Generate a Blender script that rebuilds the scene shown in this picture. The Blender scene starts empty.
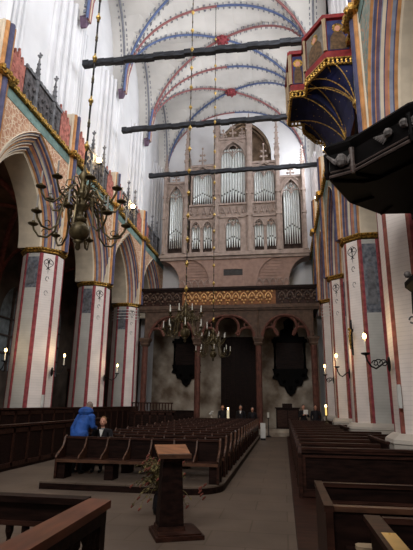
import bpy, math, random
from mathutils import Vector, Matrix
random.seed(7)
PI = math.pi
scene = bpy.context.scene
COL = scene.collection

# ------------------------------------------------------------------ materials
def lin(c):
    return tuple(((v/255)/12.92 if v/255 <= .04045 else ((v/255+.055)/1.055)**2.4) for v in c)

def mat(name, c, rough=.7, metal=0., var=.18, scale=4., bump=0., c2=None, emit=0., stretch=None, spec=.3):
    m = bpy.data.materials.new(name); m.use_nodes = True
    nt = m.node_tree; N = nt.nodes; L = nt.links
    b = N['Principled BSDF']
    a = lin(c)
    if c2 is None: d = tuple(v*(1-var*1.6) for v in a); a = tuple(min(1, v*(1+var*.4)) for v in a)
    else: d = lin(c2)
    tc = N.new('ShaderNodeTexCoord'); no = N.new('ShaderNodeTexNoise'); no.inputs['Scale'].default_value = scale
    no.inputs['Detail'].default_value = 5
    src = tc.outputs['Object']
    if stretch:
        mp = N.new('ShaderNodeMapping'); mp.inputs['Scale'].default_value = stretch
        L.new(src, mp.inputs['Vector']); src = mp.outputs['Vector']
    L.new(src, no.inputs['Vector'])
    cr = N.new('ShaderNodeValToRGB'); cr.color_ramp.elements[0].position = .35; cr.color_ramp.elements[1].position = .65
    cr.color_ramp.elements[0].color = (*d, 1); cr.color_ramp.elements[1].color = (*a, 1)
    L.new(no.outputs['Fac'], cr.inputs['Fac']); L.new(cr.outputs['Color'], b.inputs['Base Color'])
    b.inputs['Roughness'].default_value = rough; b.inputs['Metallic'].default_value = metal
    b.inputs['Specular IOR Level'].default_value = spec
    if bump:
        bp = N.new('ShaderNodeBump'); bp.inputs['Strength'].default_value = bump; bp.inputs['Distance'].default_value = .03
        L.new(no.outputs['Fac'], bp.inputs['Height']); L.new(bp.outputs['Normal'], b.inputs['Normal'])
    if emit:
        b.inputs['Emission Color'].default_value = (*lin(c), 1); b.inputs['Emission Strength'].default_value = emit
    return m

def courses(m, pitch=.1, depth=.12):
    """faint horizontal brick courses on top of a plain material"""
    nt = m.node_tree; N = nt.nodes; L = nt.links; b = N['Principled BSDF']
    old = b.inputs['Base Color'].links[0].from_socket
    tc = N.new('ShaderNodeTexCoord'); sp = N.new('ShaderNodeSeparateXYZ'); L.new(tc.outputs['Object'], sp.inputs[0])
    mu = N.new('ShaderNodeMath'); mu.operation = 'MULTIPLY'; mu.inputs[1].default_value = 1/pitch; L.new(sp.outputs['Z'], mu.inputs[0])
    fr = N.new('ShaderNodeMath'); fr.operation = 'FRACT'; L.new(mu.outputs[0], fr.inputs[0])
    lt = N.new('ShaderNodeMath'); lt.operation = 'LESS_THAN'; lt.inputs[1].default_value = .16; L.new(fr.outputs[0], lt.inputs[0])
    sc = N.new('ShaderNodeMath'); sc.operation = 'MULTIPLY'; sc.inputs[1].default_value = depth; L.new(lt.outputs[0], sc.inputs[0])
    mx = N.new('ShaderNodeMix'); mx.data_type = 'RGBA'; L.new(sc.outputs[0], mx.inputs['Factor'])
    L.new(old, mx.inputs['A']); mx.inputs['B'].default_value = (.12, .1, .1, 1)
    L.new(mx.outputs['Result'], b.inputs['Base Color'])
    return m

def spots(m, c, scale=6., thr=.25, feature='F1'):
    """voronoi dots / scrolls painted over a plain material"""
    nt = m.node_tree; N = nt.nodes; L = nt.links; b = N['Principled BSDF']
    old = b.inputs['Base Color'].links[0].from_socket
    tc = N.new('ShaderNodeTexCoord'); vo = N.new('ShaderNodeTexVoronoi'); vo.inputs['Scale'].default_value = scale
    vo.feature = feature
    L.new(tc.outputs['Object'], vo.inputs['Vector'])
    lt = N.new('ShaderNodeMath'); lt.operation = 'LESS_THAN'; lt.inputs[1].default_value = thr; L.new(vo.outputs['Distance'], lt.inputs[0])
    mx = N.new('ShaderNodeMix'); mx.data_type = 'RGBA'; L.new(lt.outputs[0], mx.inputs['Factor'])
    L.new(old, mx.inputs['A']); mx.inputs['B'].default_value = (*lin(c), 1)
    L.new(mx.outputs['Result'], b.inputs['Base Color'])
    return m

M = {}
M['white'] = mat('white_plaster', (226, 226, 229), .85, var=.06, scale=.6)
M['vault'] = mat('vault_plaster', (217, 214, 210), .85, var=.10, scale=.5)
M['brickwhite'] = courses(mat('limewashed_brick', (233, 223, 217), .8, var=.08, scale=1.5))
M['brickgrey'] = courses(mat('grey_limewash', (192, 190, 184), .8, var=.10, scale=1.5))
M['red'] = mat('red_paint', (156, 72, 78), .8, var=.25, scale=6)
M['redbrown'] = mat('red_brown_paint', (150, 88, 76), .8, var=.25, scale=6)
M['orange'] = mat('orange_paint', (192, 138, 88), .8, var=.2, scale=4)
M['cream'] = mat('cream_paint', (214, 200, 178), .85, var=.1, scale=2)
M['blue'] = mat('blue_paint', (84, 84, 112), .8, var=.2, scale=4)
M['skyblue'] = mat('light_blue_paint', (136, 142, 160), .8, var=.15, scale=4)
M['purple'] = mat('purple_paint', (104, 84, 104), .8, var=.2, scale=4)
M['pinkred'] = mat('pink_red_paint', (178, 122, 104), .8, var=.15, scale=4)
M['ribblue'] = mat('rib_blue', (96, 112, 152), .8, var=.1)
M['ribred'] = mat('rib_red', (156, 104, 104), .8, var=.1)
M['dot'] = mat('rib_dots', (140, 142, 150), .9, var=.1)
M['spandrel'] = spots(mat('painted_vine_spandrel', (204, 164, 134), .85, c2=(168, 116, 92), scale=5), (214, 194, 168), 5., .06, 'DISTANCE_TO_EDGE')
M['spandrelteal'] = spots(mat('painted_teal_spandrel', (150, 166, 158), .85, c2=(112, 136, 130), scale=5), (176, 150, 132), 5., .06, 'DISTANCE_TO_EDGE')
M['teal'] = spots(mat('teal_painted_band', (120, 146, 140), .85, var=.2, scale=3), (90, 112, 112), 4, .2)
M['gold'] = mat('gilded_carving', (196, 154, 76), .35, metal=.75, var=.5, scale=14, bump=.6)
M['golddim'] = mat('dim_gilding', (226, 176, 116), .5, metal=.15, var=.3, scale=7, bump=.3)
M['goldback'] = mat('gilded_ground', (138, 88, 50), .6, var=.3, scale=5)
M['carvedark'] = mat('dark_carved_oak', (104, 82, 68), .5, var=.6, scale=9, bump=.6)
M['parapet'] = mat('grey_carved_parapet', (92, 88, 90), .7, var=.5, scale=5, bump=.4)
M['parapetlight'] = mat('parapet_grey_stone', (112, 112, 116), .7, var=.3, scale=5)
M['crest'] = mat('red_crest_paint', (180, 112, 100), .8, var=.3, scale=6)
M['wood'] = mat('dark_oak', (58, 34, 26), .5, var=.4, scale=3, stretch=(1, 6, 6), spec=.15)
M['wooddark'] = mat('blackened_oak', (36, 21, 17), .55, var=.4, scale=3, stretch=(1, 6, 6), spec=.1)
M['woodmid'] = mat('worn_oak_edge', (90, 60, 44), .45, var=.35, scale=3, stretch=(1, 4, 4))
M['rail'] = mat('polished_red_oak_rail', (104, 58, 40), .4, var=.3, scale=2, stretch=(5, 1, 5), spec=.2)
M['lectern'] = mat('lectern_top_oak', (150, 98, 62), .4, var=.25, scale=3, stretch=(1, 6, 6))
M['black'] = mat('black_iron', (26, 24, 25), .5, metal=.3, var=.3)
M['pulpit'] = mat('black_lacquered_oak', (10, 7, 7), .6, var=.4, scale=3, spec=.06)
M['pulpitedge'] = mat('grey_moulding', (84, 72, 68), .5, var=.25, scale=5)
M['ornament'] = mat('pale_carved_ornament', (112, 106, 104), .6, var=.4, scale=14)
M['beam'] = mat('charred_timber', (52, 54, 60), .8, var=.5, scale=5, stretch=(.5, 4, 4))
M['brass'] = mat('aged_brass', (102, 90, 64), .42, metal=.5, var=.4, scale=7)
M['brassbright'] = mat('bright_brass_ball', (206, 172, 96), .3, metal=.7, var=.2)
M['candle'] = mat('candle_wax', (226, 224, 214), .5, var=.05)
M['candledim'] = mat('grey_candle', (150, 146, 140), .6, var=.1)
M['flame'] = mat('candle_flame', (255, 214, 130), .5, var=0, emit=14)
M['bulb'] = mat('warm_bulb', (255, 226, 170), .5, var=0, emit=26)
M['case'] = mat('organ_case_paint', (164, 147, 138), .65, var=.16, scale=3)
M['casepink'] = mat('organ_console_paint', (158, 130, 118), .65, var=.14, scale=3)
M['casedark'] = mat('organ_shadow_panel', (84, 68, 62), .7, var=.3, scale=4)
M['pipe'] = mat('tin_pipe', (222, 228, 228), .32, metal=.25, var=.06, scale=2)
M['pipemouth'] = mat('pipe_mouth_shadow', (56, 54, 54), .6, var=.2)
M['archbrown'] = mat('gallery_arch_paint', (100, 62, 52), .7, var=.25, scale=4)
M['archlight'] = mat('gallery_stone_brown', (92, 72, 60), .7, var=.25, scale=4)
M['plasterdirty'] = mat('stained_plaster', (182, 172, 158), .9, c2=(104, 88, 74), scale=.9)
M['brownrecess'] = mat('brown_brick_recess', (140, 118, 98), .9, var=.3, scale=2)
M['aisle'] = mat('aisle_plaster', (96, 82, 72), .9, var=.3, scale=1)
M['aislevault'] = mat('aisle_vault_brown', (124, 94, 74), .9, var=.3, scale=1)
M['pane'] = mat('leaded_pane', (126, 132, 134), .4, var=.3, scale=3)
M['panelpaint'] = mat('faded_figure_painting', (128, 130, 136), .85, c2=(78, 82, 92), scale=7)
M['starblue'] = spots(mat('midnight_blue_vault', (24, 30, 76), .7, var=.3, scale=2), (206, 170, 90), 5.5, .10)
M['balred'] = mat('balcony_red', (140, 40, 42), .6, var=.25, scale=5)
M['saintbg'] = mat('panel_blue', (52, 58, 104), .7, var=.3, scale=4)
M['saintbg2'] = mat('panel_grey', (118, 112, 104), .7, var=.3, scale=4)
M['saint'] = mat('painted_figure_robe', (104, 80, 56), .7, var=.35, scale=9)
M['skin'] = mat('skin', (206, 150, 126), .6, var=.08)
M['bluejacket'] = mat('blue_rain_jacket', (48, 92, 170), .7, var=.25, scale=5)
M['darkcloth'] = mat('dark_cloth', (34, 32, 36), .9, var=.3)
M['whitecloth'] = mat('white_cloth', (222, 220, 214), .9, var=.06)
M['hairgrey'] = mat('grey_hair', (142, 124, 114), .8, var=.2, scale=30)
M['hairfair'] = mat('fair_hair', (132, 96, 62), .8, var=.2, scale=30)
M['leaf'] = mat('leaf_green', (112, 100, 62), .7, var=.4, scale=8)
M['blossom'] = mat('red_blossom', (128, 66, 54), .7, var=.3, scale=12)
M['vase'] = mat('dark_vase', (30, 30, 34), .3, var=.2)
M['stone'] = mat('pale_plinth_stone', (186, 178, 168), .8, var=.05, scale=3)
M['cushion'] = mat('tan_cushion', (168, 146, 118), .9, var=.12, scale=6)
M['plaque'] = mat('white_plaque', (206, 206, 202), .6, var=.05)

def floor_mat():
    m = bpy.data.materials.new('worn_stone_slabs'); m.use_nodes = True
    nt = m.node_tree; N = nt.nodes; L = nt.links; b = N['Principled BSDF']
    tc = N.new('ShaderNodeTexCoord'); br = N.new('ShaderNodeTexBrick')
    br.inputs['Scale'].default_value = 1; br.inputs['Brick Width'].default_value = 1.1; br.inputs['Row Height'].default_value = .75
    br.inputs['Mortar Size'].default_value = .012
    br.inputs['Color1'].default_value = (*lin((116, 100, 87)), 1); br.inputs['Color2'].default_value = (*lin((104, 90, 79)), 1)
    br.inputs['Mortar'].default_value = (*lin((92, 78, 64)), 1)
    L.new(tc.outputs['Object'], br.inputs['Vector'])
    no = N.new('ShaderNodeTexNoise'); no.inputs['Scale'].default_value = 1.1; no.inputs['Detail'].default_value = 6
    L.new(tc.outputs['Object'], no.inputs['Vector'])
    mx = N.new('ShaderNodeMix'); mx.data_type = 'RGBA'; mx.blend_type = 'MULTIPLY'; mx.inputs['Factor'].default_value = .55
    L.new(br.outputs['Color'], mx.inputs['A']); L.new(no.outputs['Fac'], mx.inputs['B'])
    L.new(mx.outputs['Result'], b.inputs['Base Color']); b.inputs['Roughness'].default_value = .55
    b.inputs['Specular IOR Level'].default_value = .25
    return m
M['floor'] = floor_mat()

# ------------------------------------------------------------------ mesh builder
class MB:
    def __init__(s): s.v = []; s.f = []; s.m = []
    def add(s, vs, fs, mi=0):
        o = len(s.v); s.v += [tuple(p) for p in vs]
        for f in fs: s.f.append(tuple(i+o for i in f)); s.m.append(mi)
        return s
    def box(s, x0, x1, y0, y1, z0, z1, mi=0):
        return s.add([(x0,y0,z0),(x1,y0,z0),(x1,y1,z0),(x0,y1,z0),(x0,y0,z1),(x1,y0,z1),(x1,y1,z1),(x0,y1,z1)],
              [(0,3,2,1),(4,5,6,7),(0,1,5,4),(1,2,6,5),(2,3,7,6),(3,0,4,7)], mi)
    def obox(s, c, sx, sy, sz, rz=0, mi=0, top=1.):
        """box standing on c, turned by rz; top = taper"""
        vs = []
        for z, k in ((0, 1), (sz, top)):
            for a, b in ((-1,-1),(1,-1),(1,1),(-1,1)):
                x, y = a*sx/2*k, b*sy/2*k
                vs.append((c[0]+x*math.cos(rz)-y*math.sin(rz), c[1]+x*math.sin(rz)+y*math.cos(rz), c[2]+z))
        return s.add(vs, [(0,3,2,1),(4,5,6,7),(0,1,5,4),(1,2,6,5),(2,3,7,6),(3,0,4,7)], mi)
    def prism(s, poly, vec, mi=0):
        n = len(poly); q = [tuple(a+b for a, b in zip(p, vec)) for p in poly]
        return s.add(list(poly)+q, [tuple(range(n))[::-1], tuple(range(n, 2*n))] + [(i,(i+1)%n,(i+1)%n+n,i+n) for i in range(n)], mi)
    def loft(s, rings, mi=0, closed=True, cap=True):
        n = len(rings[0]); vs = [p for r in rings for p in r]; fs = []
        for j in range(len(rings)-1):
            for i in range(n if closed else n-1):
                k = (i+1) % n
                fs.append((j*n+i, j*n+k, (j+1)*n+k, (j+1)*n+i))
        if cap and closed: fs.append(tuple(range(n))[::-1]); fs.append(tuple(range((len(rings)-1)*n, len(rings)*n)))
        return s.add(vs, fs, mi)
    def lathe(s, cx, cy, prof, n=12, mi=0, ph=0.):
        return s.loft([[(cx+r*math.cos(ph+2*PI*i/n), cy+r*math.sin(ph+2*PI*i/n), z) for i in range(n)] for r, z in prof], mi)
    def tube(s, path, r, n=6, mi=0, cap=True):
        P = [Vector(p) for p in path]; R = r if isinstance(r, (list, tuple)) else [r]*len(P)
        rings = []; up = None
        for i, p in enumerate(P):
            t = (P[min(i+1, len(P)-1)] - P[max(i-1, 0)]).normalized()
            if up is None: up = Vector((0,0,1)) if abs(t.z) < .9 else Vector((1,0,0))
            a = t.cross(up).normalized(); b = a.cross(t).normalized(); up = b
            rings.append([tuple(p + R[i]*(a*math.cos(2*PI*k/n) + b*math.sin(2*PI*k/n))) for k in range(n)])
        return s.loft(rings, mi, cap=cap)
    def ribbon(s, path, prof, mi=0):
        """sweep a rectangle (w,h offsets along fixed vectors a,b)"""
        P, a, b, w, h = path, Vector(prof[0]), Vector(prof[1]), prof[2], prof[3]
        rings = [[tuple(Vector(p)+a*(x*w)+b*(y*h)) for x, y in ((-1,-1),(1,-1),(1,1),(-1,1))] for p in P]
        return s.loft(rings, mi)
    def ball(s, c, r, n=10, mi=0, sc=(1,1,1)):
        rings = []
        k = max(4, n//2)
        for j in range(k+1):
            t = PI*j/k; rr = max(.02, math.sin(t))*r
            rings.append([(c[0]+sc[0]*rr*math.cos(2*PI*i/n), c[1]+sc[1]*rr*math.sin(2*PI*i/n), c[2]-sc[2]*r*math.cos(t)) for i in range(n)])
        return s.loft(rings, mi)
    def caps(s, p0, p1, r0, r1, n=10, mi=0):
        p0, p1 = Vector(p0), Vector(p1); d = (p1-p0).normalized()
        path, R = [], []
        for t in (-1, -.85, -.5, 0): path.append(p0+d*(r0*t)); R.append(max(.002, r0*math.sqrt(max(0, 1-t*t))))
        for t in (0, .5, .85, 1): path.append(p1+d*(r1*t)); R.append(max(.002, r1*math.sqrt(max(0, 1-t*t))))
        return s.tube(path, R, n, mi)
    def build(s, name, mats, parent=None, org=(0,0,0), smooth=False):
        if not isinstance(mats, (list, tuple)): mats = [mats]
        me = bpy.data.meshes.new(name)
        me.from_pydata([(p[0]-org[0], p[1]-org[1], p[2]-org[2]) for p in s.v], [], s.f)
        for m in mats: me.materials.append(M[m] if isinstance(m, str) else m)
        if len(mats) > 1: me.polygons.foreach_set('material_index', s.m)
        if smooth: me.polygons.foreach_set('use_smooth', [True]*len(s.f))
        me.validate(); me.update()
        o = bpy.data.objects.new(name, me); COL.objects.link(o)
        if parent is not None: o.parent = parent
        else: o.location = org
        return o

def thing(name, label, cat, loc=(0,0,0), group=None):
    o = bpy.data.objects.new(name, None); o.empty_display_size = .1; COL.objects.link(o); o.location = loc
    o['label'] = label; o['category'] = cat
    if group: o['group'] = group
    return o
def tag(o, label, cat, group=None):
    o['label'] = label; o['category'] = cat
    if group: o['group'] = group
    return o
def struct(o): o['kind'] = 'structure'; return o
def copy_tree(o, parent=None):
    c = o.copy(); COL.objects.link(c)
    if parent is not None: c.parent = parent
    for ch in list(o.children): copy_tree(ch, c)
    return c

# ------------------------------------------------------------------ camera
EYE = Vector((0, 0, 1.8))
F, YAW, PIT, ROLL = 463.48, math.radians(9.314), math.radians(15.484), math.radians(.713)
fw = Vector((-math.sin(YAW)*math.cos(PIT), math.cos(YAW)*math.cos(PIT), math.sin(PIT)))
r0 = Vector((math.cos(YAW), math.sin(YAW), 0)); u0 = r0.cross(fw)
rr = math.cos(ROLL)*r0 + math.sin(ROLL)*u0; uu = -math.sin(ROLL)*r0 + math.cos(ROLL)*u0
cam = bpy.data.cameras.new('camera'); co = bpy.data.objects.new('camera', cam); COL.objects.link(co)
cam.sensor_fit = 'VERTICAL'; cam.sensor_height = 24; cam.lens = F/550*24; cam.clip_start = .05
mt = Matrix((rr, uu, -fw)).transposed().to_4x4(); mt.translation = EYE
co.matrix_world = mt
scene.camera = co

# ------------------------------------------------------------------ dimensions
XL, XR, XC = -9.23, 2.42, -3.405           # arcade faces, nave axis
PL, PR = -10.1, 3.29                       # pier centres
YP_L = [6.65, 12.25, 17.85, 23.5, 29.05]
YP_R = [5.4, 11.45, 17.85, 23.5, 29.05]
CAPZ, CORZ, SPR, CROWN = 8.03, 12.5, 20.4, 26.1
YW = 34.75                                 # west wall

def parc(a, b, d, n=12):
    R = (a*a+b*b)/(2*a); c = R-a; r = R+d; T = math.acos(max(-1, min(1, c/r)))
    left = [(c-r*math.cos(T*i/n), r*math.sin(T*i/n)) for i in range(n+1)]
    return left + [(-u, z) for u, z in left[-2::-1]]

# ------------------------------------------------------------------ floor, steps
struct(MB().box(-17, 10, -8, 36, -.2, 0).build('floor', 'floor'))
st = MB(); st.box(-9.2, 2.4, 28.95, 34.7, 0, .38); st.box(-1.3, 2.3, 28.6, 28.95, 0, .2)
struct(st.build('trim_steps', 'plasterdirty'))

# ------------------------------------------------------------------ vault
def vault(mb, x0, x1, y0, y1, zs, zc, ext=0., nx=20, ny=14, mi=0):
    hx, hy = (x1-x0)/2, (y1-y0)/2; cx, cy = (x0+x1)/2, (y0+y1)/2; H = zc-zs
    def prof(t):
        t = min(1, abs(t))
        return (1-t**2.2)**(1/2.2)
    xs = [cx+hx*math.sin(PI/2*(2*i/nx-1)) for i in range(nx+1)]
    if ext: xs = [x0-ext]+xs+[x1+ext]
    ys = [cy+hy*math.sin(PI/2*(2*j/ny-1)) for j in range(ny+1)]
    vs = []
    for y in ys:
        for x in xs:
            zx = prof((x-cx)/hx) if abs(x-cx) <= hx+1e-6 else 0
            vs.append((x, y, zs+H*max(zx, prof((y-cy)/hy))))
    n = len(xs)
    mb.add(vs, [(j*n+i, (j+1)*n+i, (j+1)*n+i+1, j*n+i+1) for j in range(len(ys)-1) for i in range(n-1)], mi)
    return prof
ceil = MB(); YV = [-4.6, .95, 6.55, 12.1, 17.85, 23.5, 29.05, YW]
for a, b in zip(YV, YV[1:]): prof = vault(ceil, XL, XR, a, b, SPR, CROWN, ext=1.6)
ceilo = struct(ceil.build('ceiling', 'vault', smooth=False))
HX = (XR-XL)/2
def rib(kind, pts, colr):
    mb = MB(); mb.tube(pts, .075, 6, 0)
    # painted little dots running beside the rib
    P = [Vector(p) for p in pts]; acc = 0
    for a, b in zip(P, P[1:]):
        d = b-a; L = d.length; t = (.38-acc) if acc else 0
        side = d.normalized().cross(Vector((0,0,1)))
        if side.length < .05: side = Vector((0,1,0))
        side.normalize()
        k = 0.
        while k < L:
            for s_ in (-1, 1):
                c = a+d*(k/L)+side*(s_*.2)
                c.z = c.z+.02
                mb.box(c.x-.03, c.x+.03, c.y-.03, c.y+.03, c.z-.08, c.z+.1, 1)
            k += .34
    return mb.build('rib', [colr, 'dot'], ceilo)
for bi, (a, b) in enumerate(zip(YV[2:], YV[3:])):
    cy, hy = (a+b)/2, (b-a)/2
    for sx in (-1, 1):
        for sy in (-1, 1):
            pts = []
            for i in range(13):
                t = 1-i/12
                t = math.sin(PI/2*t)
                pts.append((XC+sx*HX*t, cy+sy*hy*t, SPR+(CROWN-SPR)*prof(t)-.05))
            rib('rib', pts, 'ribred' if (sx*sy > 0) == (bi % 2 == 0) else 'ribblue')
    for ysp in ((a,) if bi < 4 else (a, b)):       # transverse ribs
        for sx in (-1, 1):
            pts = [(XC+sx*HX*math.sin(PI/2*(1-i/12)), ysp, SPR+(CROWN-SPR)*prof(math.sin(PI/2*(1-i/12)))-.05) for i in range(13)]
            rib('rib', pts, 'ribred' if sx < 0 else 'ribblue')
    for sx in (-1, 1):                             # wall ribs
        pts = [(XC+sx*HX, cy+hy*math.sin(PI/2*(i/8-1)), SPR+(CROWN-SPR)*prof(math.sin(PI/2*(i/8-1)))-.04) for i in range(17)]
        rib('rib', pts, 'dot')
    bo = MB(); bo.lathe(XC, cy, [(.05, CROWN-.36), (.3, CROWN-.3), (.36, CROWN-.15), (.34, CROWN+.05)], 8)
    for i in range(8): bo.ball((XC+.4*math.cos(i*PI/4), cy+.4*math.sin(i*PI/4), CROWN-.16), .1, 6)
    bo.tube([(XC+.3, cy, CROWN-.3), (XC+.02, cy, CROWN-.65)], [.05, .02], 5)
    bo.build('boss', 'red', ceilo)
for sx, X in ((-1, XL), (1, XR)):
    for y in YV[2:-1]:
        cb = MB(); cb.loft([[(X-sx*w+dx*w*.0, y+dy*w, z) for dx, dy in ((0,0),)]*1 for w, z in ()] or [[(X-sx*.02, y-.06, SPR-.5), (X-sx*.02, y+.06, SPR-.5), (X+sx*.25, y+.06, SPR-.5), (X+sx*.25, y-.06, SPR-.5)],
             [(X-sx*.08, y-.2, SPR-.12), (X-sx*.08, y+.2, SPR-.12), (X+sx*.25, y+.2, SPR-.12), (X+sx*.25, y-.2, SPR-.12)],
             [(X-sx*.12, y-.24, SPR+.02), (X-sx*.12, y+.24, SPR+.02), (X+sx*.25, y+.24, SPR+.02), (X+sx*.25, y-.24, SPR+.02)]])
        cb.build('corbel', 'purple', ceilo)
        # springer: bundle of coloured strips rising from the corbel
        for k, (dy, cl) in enumerate(((-.17, 'ribblue'), (-.06, 'ribred'), (.06, 'cream'), (.17, 'ribred'))):
            MB().tube([(X-sx*.12, y+dy, SPR-.1), (X-sx*.16, y+dy*1.25, SPR+1.2), (X-sx*.34, y+dy*1.9, SPR+2.3)], .075, 6).build('rib', cl, ceilo)

# ------------------------------------------------------------------ arcade walls
STRIPS = ['cream', 'orange', 'skyblue', 'cream', 'blue', 'orange', 'cream', 'purple', 'skyblue', 'orange', 'cream', 'blue', 'cream', 'pinkred', 'orange', 'cream', 'skyblue', 'blue', 'cream', 'orange', 'cream', 'cream']
PROFILE = [(.68*(k/22)**1.1 + (-.045 if k % 3 == 1 else (.02 if k % 3 == 0 else 0)), .5*(1-k/22)) for k in range(23)]; PROFILE[0] = (0, .5); PROFILE[-1] = (.66, 0)
WALLMATS = ['spandrel', 'teal', 'cream'] + sorted(set(STRIPS) - {'cream'})
def arcade(name, X, sg, ys, extra_top=CORZ, first='spandrel', wide=.78):
    """X face plane, sg = direction into the wall (+/-1 along x)"""
    mb = MB(); TH = 1.65
    mi = {m: i for i, m in enumerate(WALLMATS)}
    for y0, y1 in zip(ys, ys[1:]):
        yc, hb = (y0+y1)/2, (y1-y0)/2
        a = hb-.82; b = a*(1.64 if wide > .6 else 1.6)
        A = [parc(a, b, d/.5*wide) for _, d in PROFILE]; n = len(A[0])
        for k in range(len(PROFILE)-1):
            d0, d1 = PROFILE[k][0], PROFILE[k+1][0]
            vs = [(X+sg*d0, yc+u, CAPZ+z) for u, z in A[k]] + [(X+sg*d1, yc+u, CAPZ+z) for u, z in A[k+1]]
            mb.add(vs, [(i, i+1, n+i+1, n+i) for i in range(n-1)], mi[STRIPS[k]])
        # soffit
        vs = [(X+sg*.66, yc+u, CAPZ+z) for u, z in A[-1]] + [(X+sg*TH, yc+u, CAPZ+z) for u, z in A[-1]]
        mb.add(vs, [(i, i+1, n+i+1, n+i) for i in range(n-1)], mi['cream'])
        # spandrel and back face
        for xx, arc, m_ in ((X, A[0], 0), (X+sg*TH, A[-1], 2)):
            up = extra_top-.42
            pts = [(max(-hb, min(hb, u)), z) for u, z in arc]
            pts = [(-hb, 0)] + pts + [(hb, 0)]
            for (u, z), (u2, z2) in zip(pts, pts[1:]):
                mb.add([(xx, yc+u, CAPZ+z), (xx, yc+u2, CAPZ+z2), (xx, yc+u2, up), (xx, yc+u, up)], [(0,1,2,3)], m_)
        mb.add([(X-sg*.02, y0, extra_top-.42), (X-sg*.02, y1, extra_top-.42), (X-sg*.02, y1, extra_top), (X-sg*.02, y0, extra_top)], [(0,1,2,3)], 1)
    mb.box(min(X, X+sg*TH), max(X, X+sg*TH), ys[0], ys[-1], extra_top-.03, extra_top+.12, 2)
    return struct(mb.build(name, [first]+WALLMATS[1:]))
wl = arcade('wall_left', XL, -1, YP_L + [YW])
wr = arcade('wall_right', XR, 1, YP_R + [YW], first='spandrelteal', wide=.5)

# gold cornice (rope moulding) along both walls, stepping out round the shafts
def cornice(name, X, sg, ys):
    mb = MB(); y = ys[0]
    mb.box(min(X, X-sg*.16), max(X, X-sg*.16), ys[0], ys[-1], CORZ+.02, CORZ+.12)
    while y < ys[-1]:
        near = min(abs(y-p) for p in ys)
        off = .1+(.2 if near < .42 else 0)
        mb.ball((X-sg*off, y, CORZ+.1+(.03 if int(y/.2) % 2 else -.02)), .105, 6, 0, (1, 1, 1.15))
        y += .2
    for p in ys:
        mb.box(min(X, X-sg*.3), max(X, X-sg*.3), p-.46, p+.46, CORZ-.02, CORZ+.2)
    return struct(mb.build(name, 'gold', smooth=False))
cornice('trim_1', XL, -1, YP_L+[YW]); cornice('trim_2', XR, 1, YP_R+[YW])

# painted shafts standing on the capitals, up to the parapet
def shafts(wall, X, sg, ys, top):
    for p in ys:
        mb = MB()
        spec_ = [(-.34, .07, 'cream', -.02), (-.22, .1, 'orange', .05), (0, .13, 'blue', .1), (.22, .1, 'orange', .05), (.34, .07, 'pinkred', -.02)]
        for dy, r, c, off in spec_:
            mb.tube([(X-sg*off, p+dy*.85, CAPZ), (X-sg*off, p+dy*.85, top)], r*.9, 8, ['orange', 'blue', 'cream', 'pinkred'].index(c))
        mb.box(min(X+sg*.5, X-sg*.04), max(X+sg*.5, X-sg*.04), p-.33, p+.33, CAPZ, top, 2)
        mb.build('wall_shaft', ['orange', 'blue', 'cream', 'pinkred'], wall, smooth=False)
shafts(wl, XL, -1, YP_L, 14.7); shafts(wr, XR, 1, YP_R, 14.8)

# upper walls: white wall with clustered mouldings
def upper(name, X, sg, ys, windows):
    mb = MB(); back = X+sg*.75; far = X+sg*1.6
    lo, hi = CORZ, 26.4
    e = ys
    if not windows:
        mb.box(min(back, far), max(back, far), e[0]-3, e[-1], lo, hi)
    else:
        for p in e: mb.box(min(back, far), max(back, far), p-1.5, p+1.5, lo, hi)
        mb.box(min(back, far), max(back, far), e[0]-3, e[-1], lo, 14.4)
        mb.box(min(back, far), max(back, far), e[0]-3, e[-1], 22.6, hi)
    for p in e:
        for k, (w, off) in enumerate(((1.75, .72), (1.25, .6), (.8, .5), (.42, .4))):
            x0, x1 = X+sg*off, X+sg*1.2
            mb.box(min(x0, x1), max(x0, x1), p-w, p+w, lo+.1, SPR+.6)
            for s_ in (-1, 1): mb.tube([(X+sg*(off), p+s_*(w-.06), lo+.1), (X+sg*off, p+s_*(w-.06), SPR+.6)], .1, 8)
    return struct(mb.build(name, 'white'))
upper('wall_left_upper', XL, -1, YP_L+[YW], False)
upper('wall_right_upper', XR, 1, YP_R+[YW], True)
# right clerestory windows (daylight comes from here)
for k, (a, b) in enumerate(zip(YP_R+[], YP_R[1:]+[YW])):
    mb = MB(); mb.box(XR+1.45, XR+1.5, a+1.5, b-1.5, 14.4, 22.6)
    w = struct(mb.build('window_%d' % (k+1), 'pane'))
    fr = MB()
    for t in (.25, .5, .75): yy = a+1.5+(b-a-3)*t; fr.box(XR+1.35, XR+1.45, yy-.06, yy+.06, 14.4, 22.6)
    for z in (16.4, 18.4, 20.4): fr.box(XR+1.37, XR+1.43, a+1.5, b-1.5, z-.03, z+.03)
    fr.build('mullion', 'parapetlight', w)

# west wall with tall brown recess
ww = MB(); a_, b_ = 2.35, 3.3; cxw = -2.75; arc = parc(a_, b_, 0, 10)
z0w = 21.9
pts = [(XL-1.7-cxw, 0)]+[(u, z) for u, z in arc]+[(XR+1.7-cxw, 0)]
for (u, z), (u2, z2) in zip(pts, pts[1:]):
    ww.add([(cxw+u, YW, z0w+z), (cxw+u2, YW, z0w+z2), (cxw+u2, YW, 26.8), (cxw+u, YW, 26.8)], [(0,1,2,3)])
ww.box(XL-1.7, cxw-a_, YW, YW+.9, 0, z0w); ww.box(cxw+a_, XR+1.7, YW, YW+.9, 0, z0w); ww.box(cxw-a_, cxw+a_, YW, YW+.9, 0, 16)
n = len(arc)
ww.add([(cxw+u, YW, z0w+z) for u, z in arc]+[(cxw+u, YW+.9, z0w+z) for u, z in arc], [(i, i+1, n+i+1, n+i) for i in range(n-1)], 1)
ww.box(cxw-a_-.2, cxw+a_+.2, YW+.9, YW+1, 15, 26.8, 1)
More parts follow.
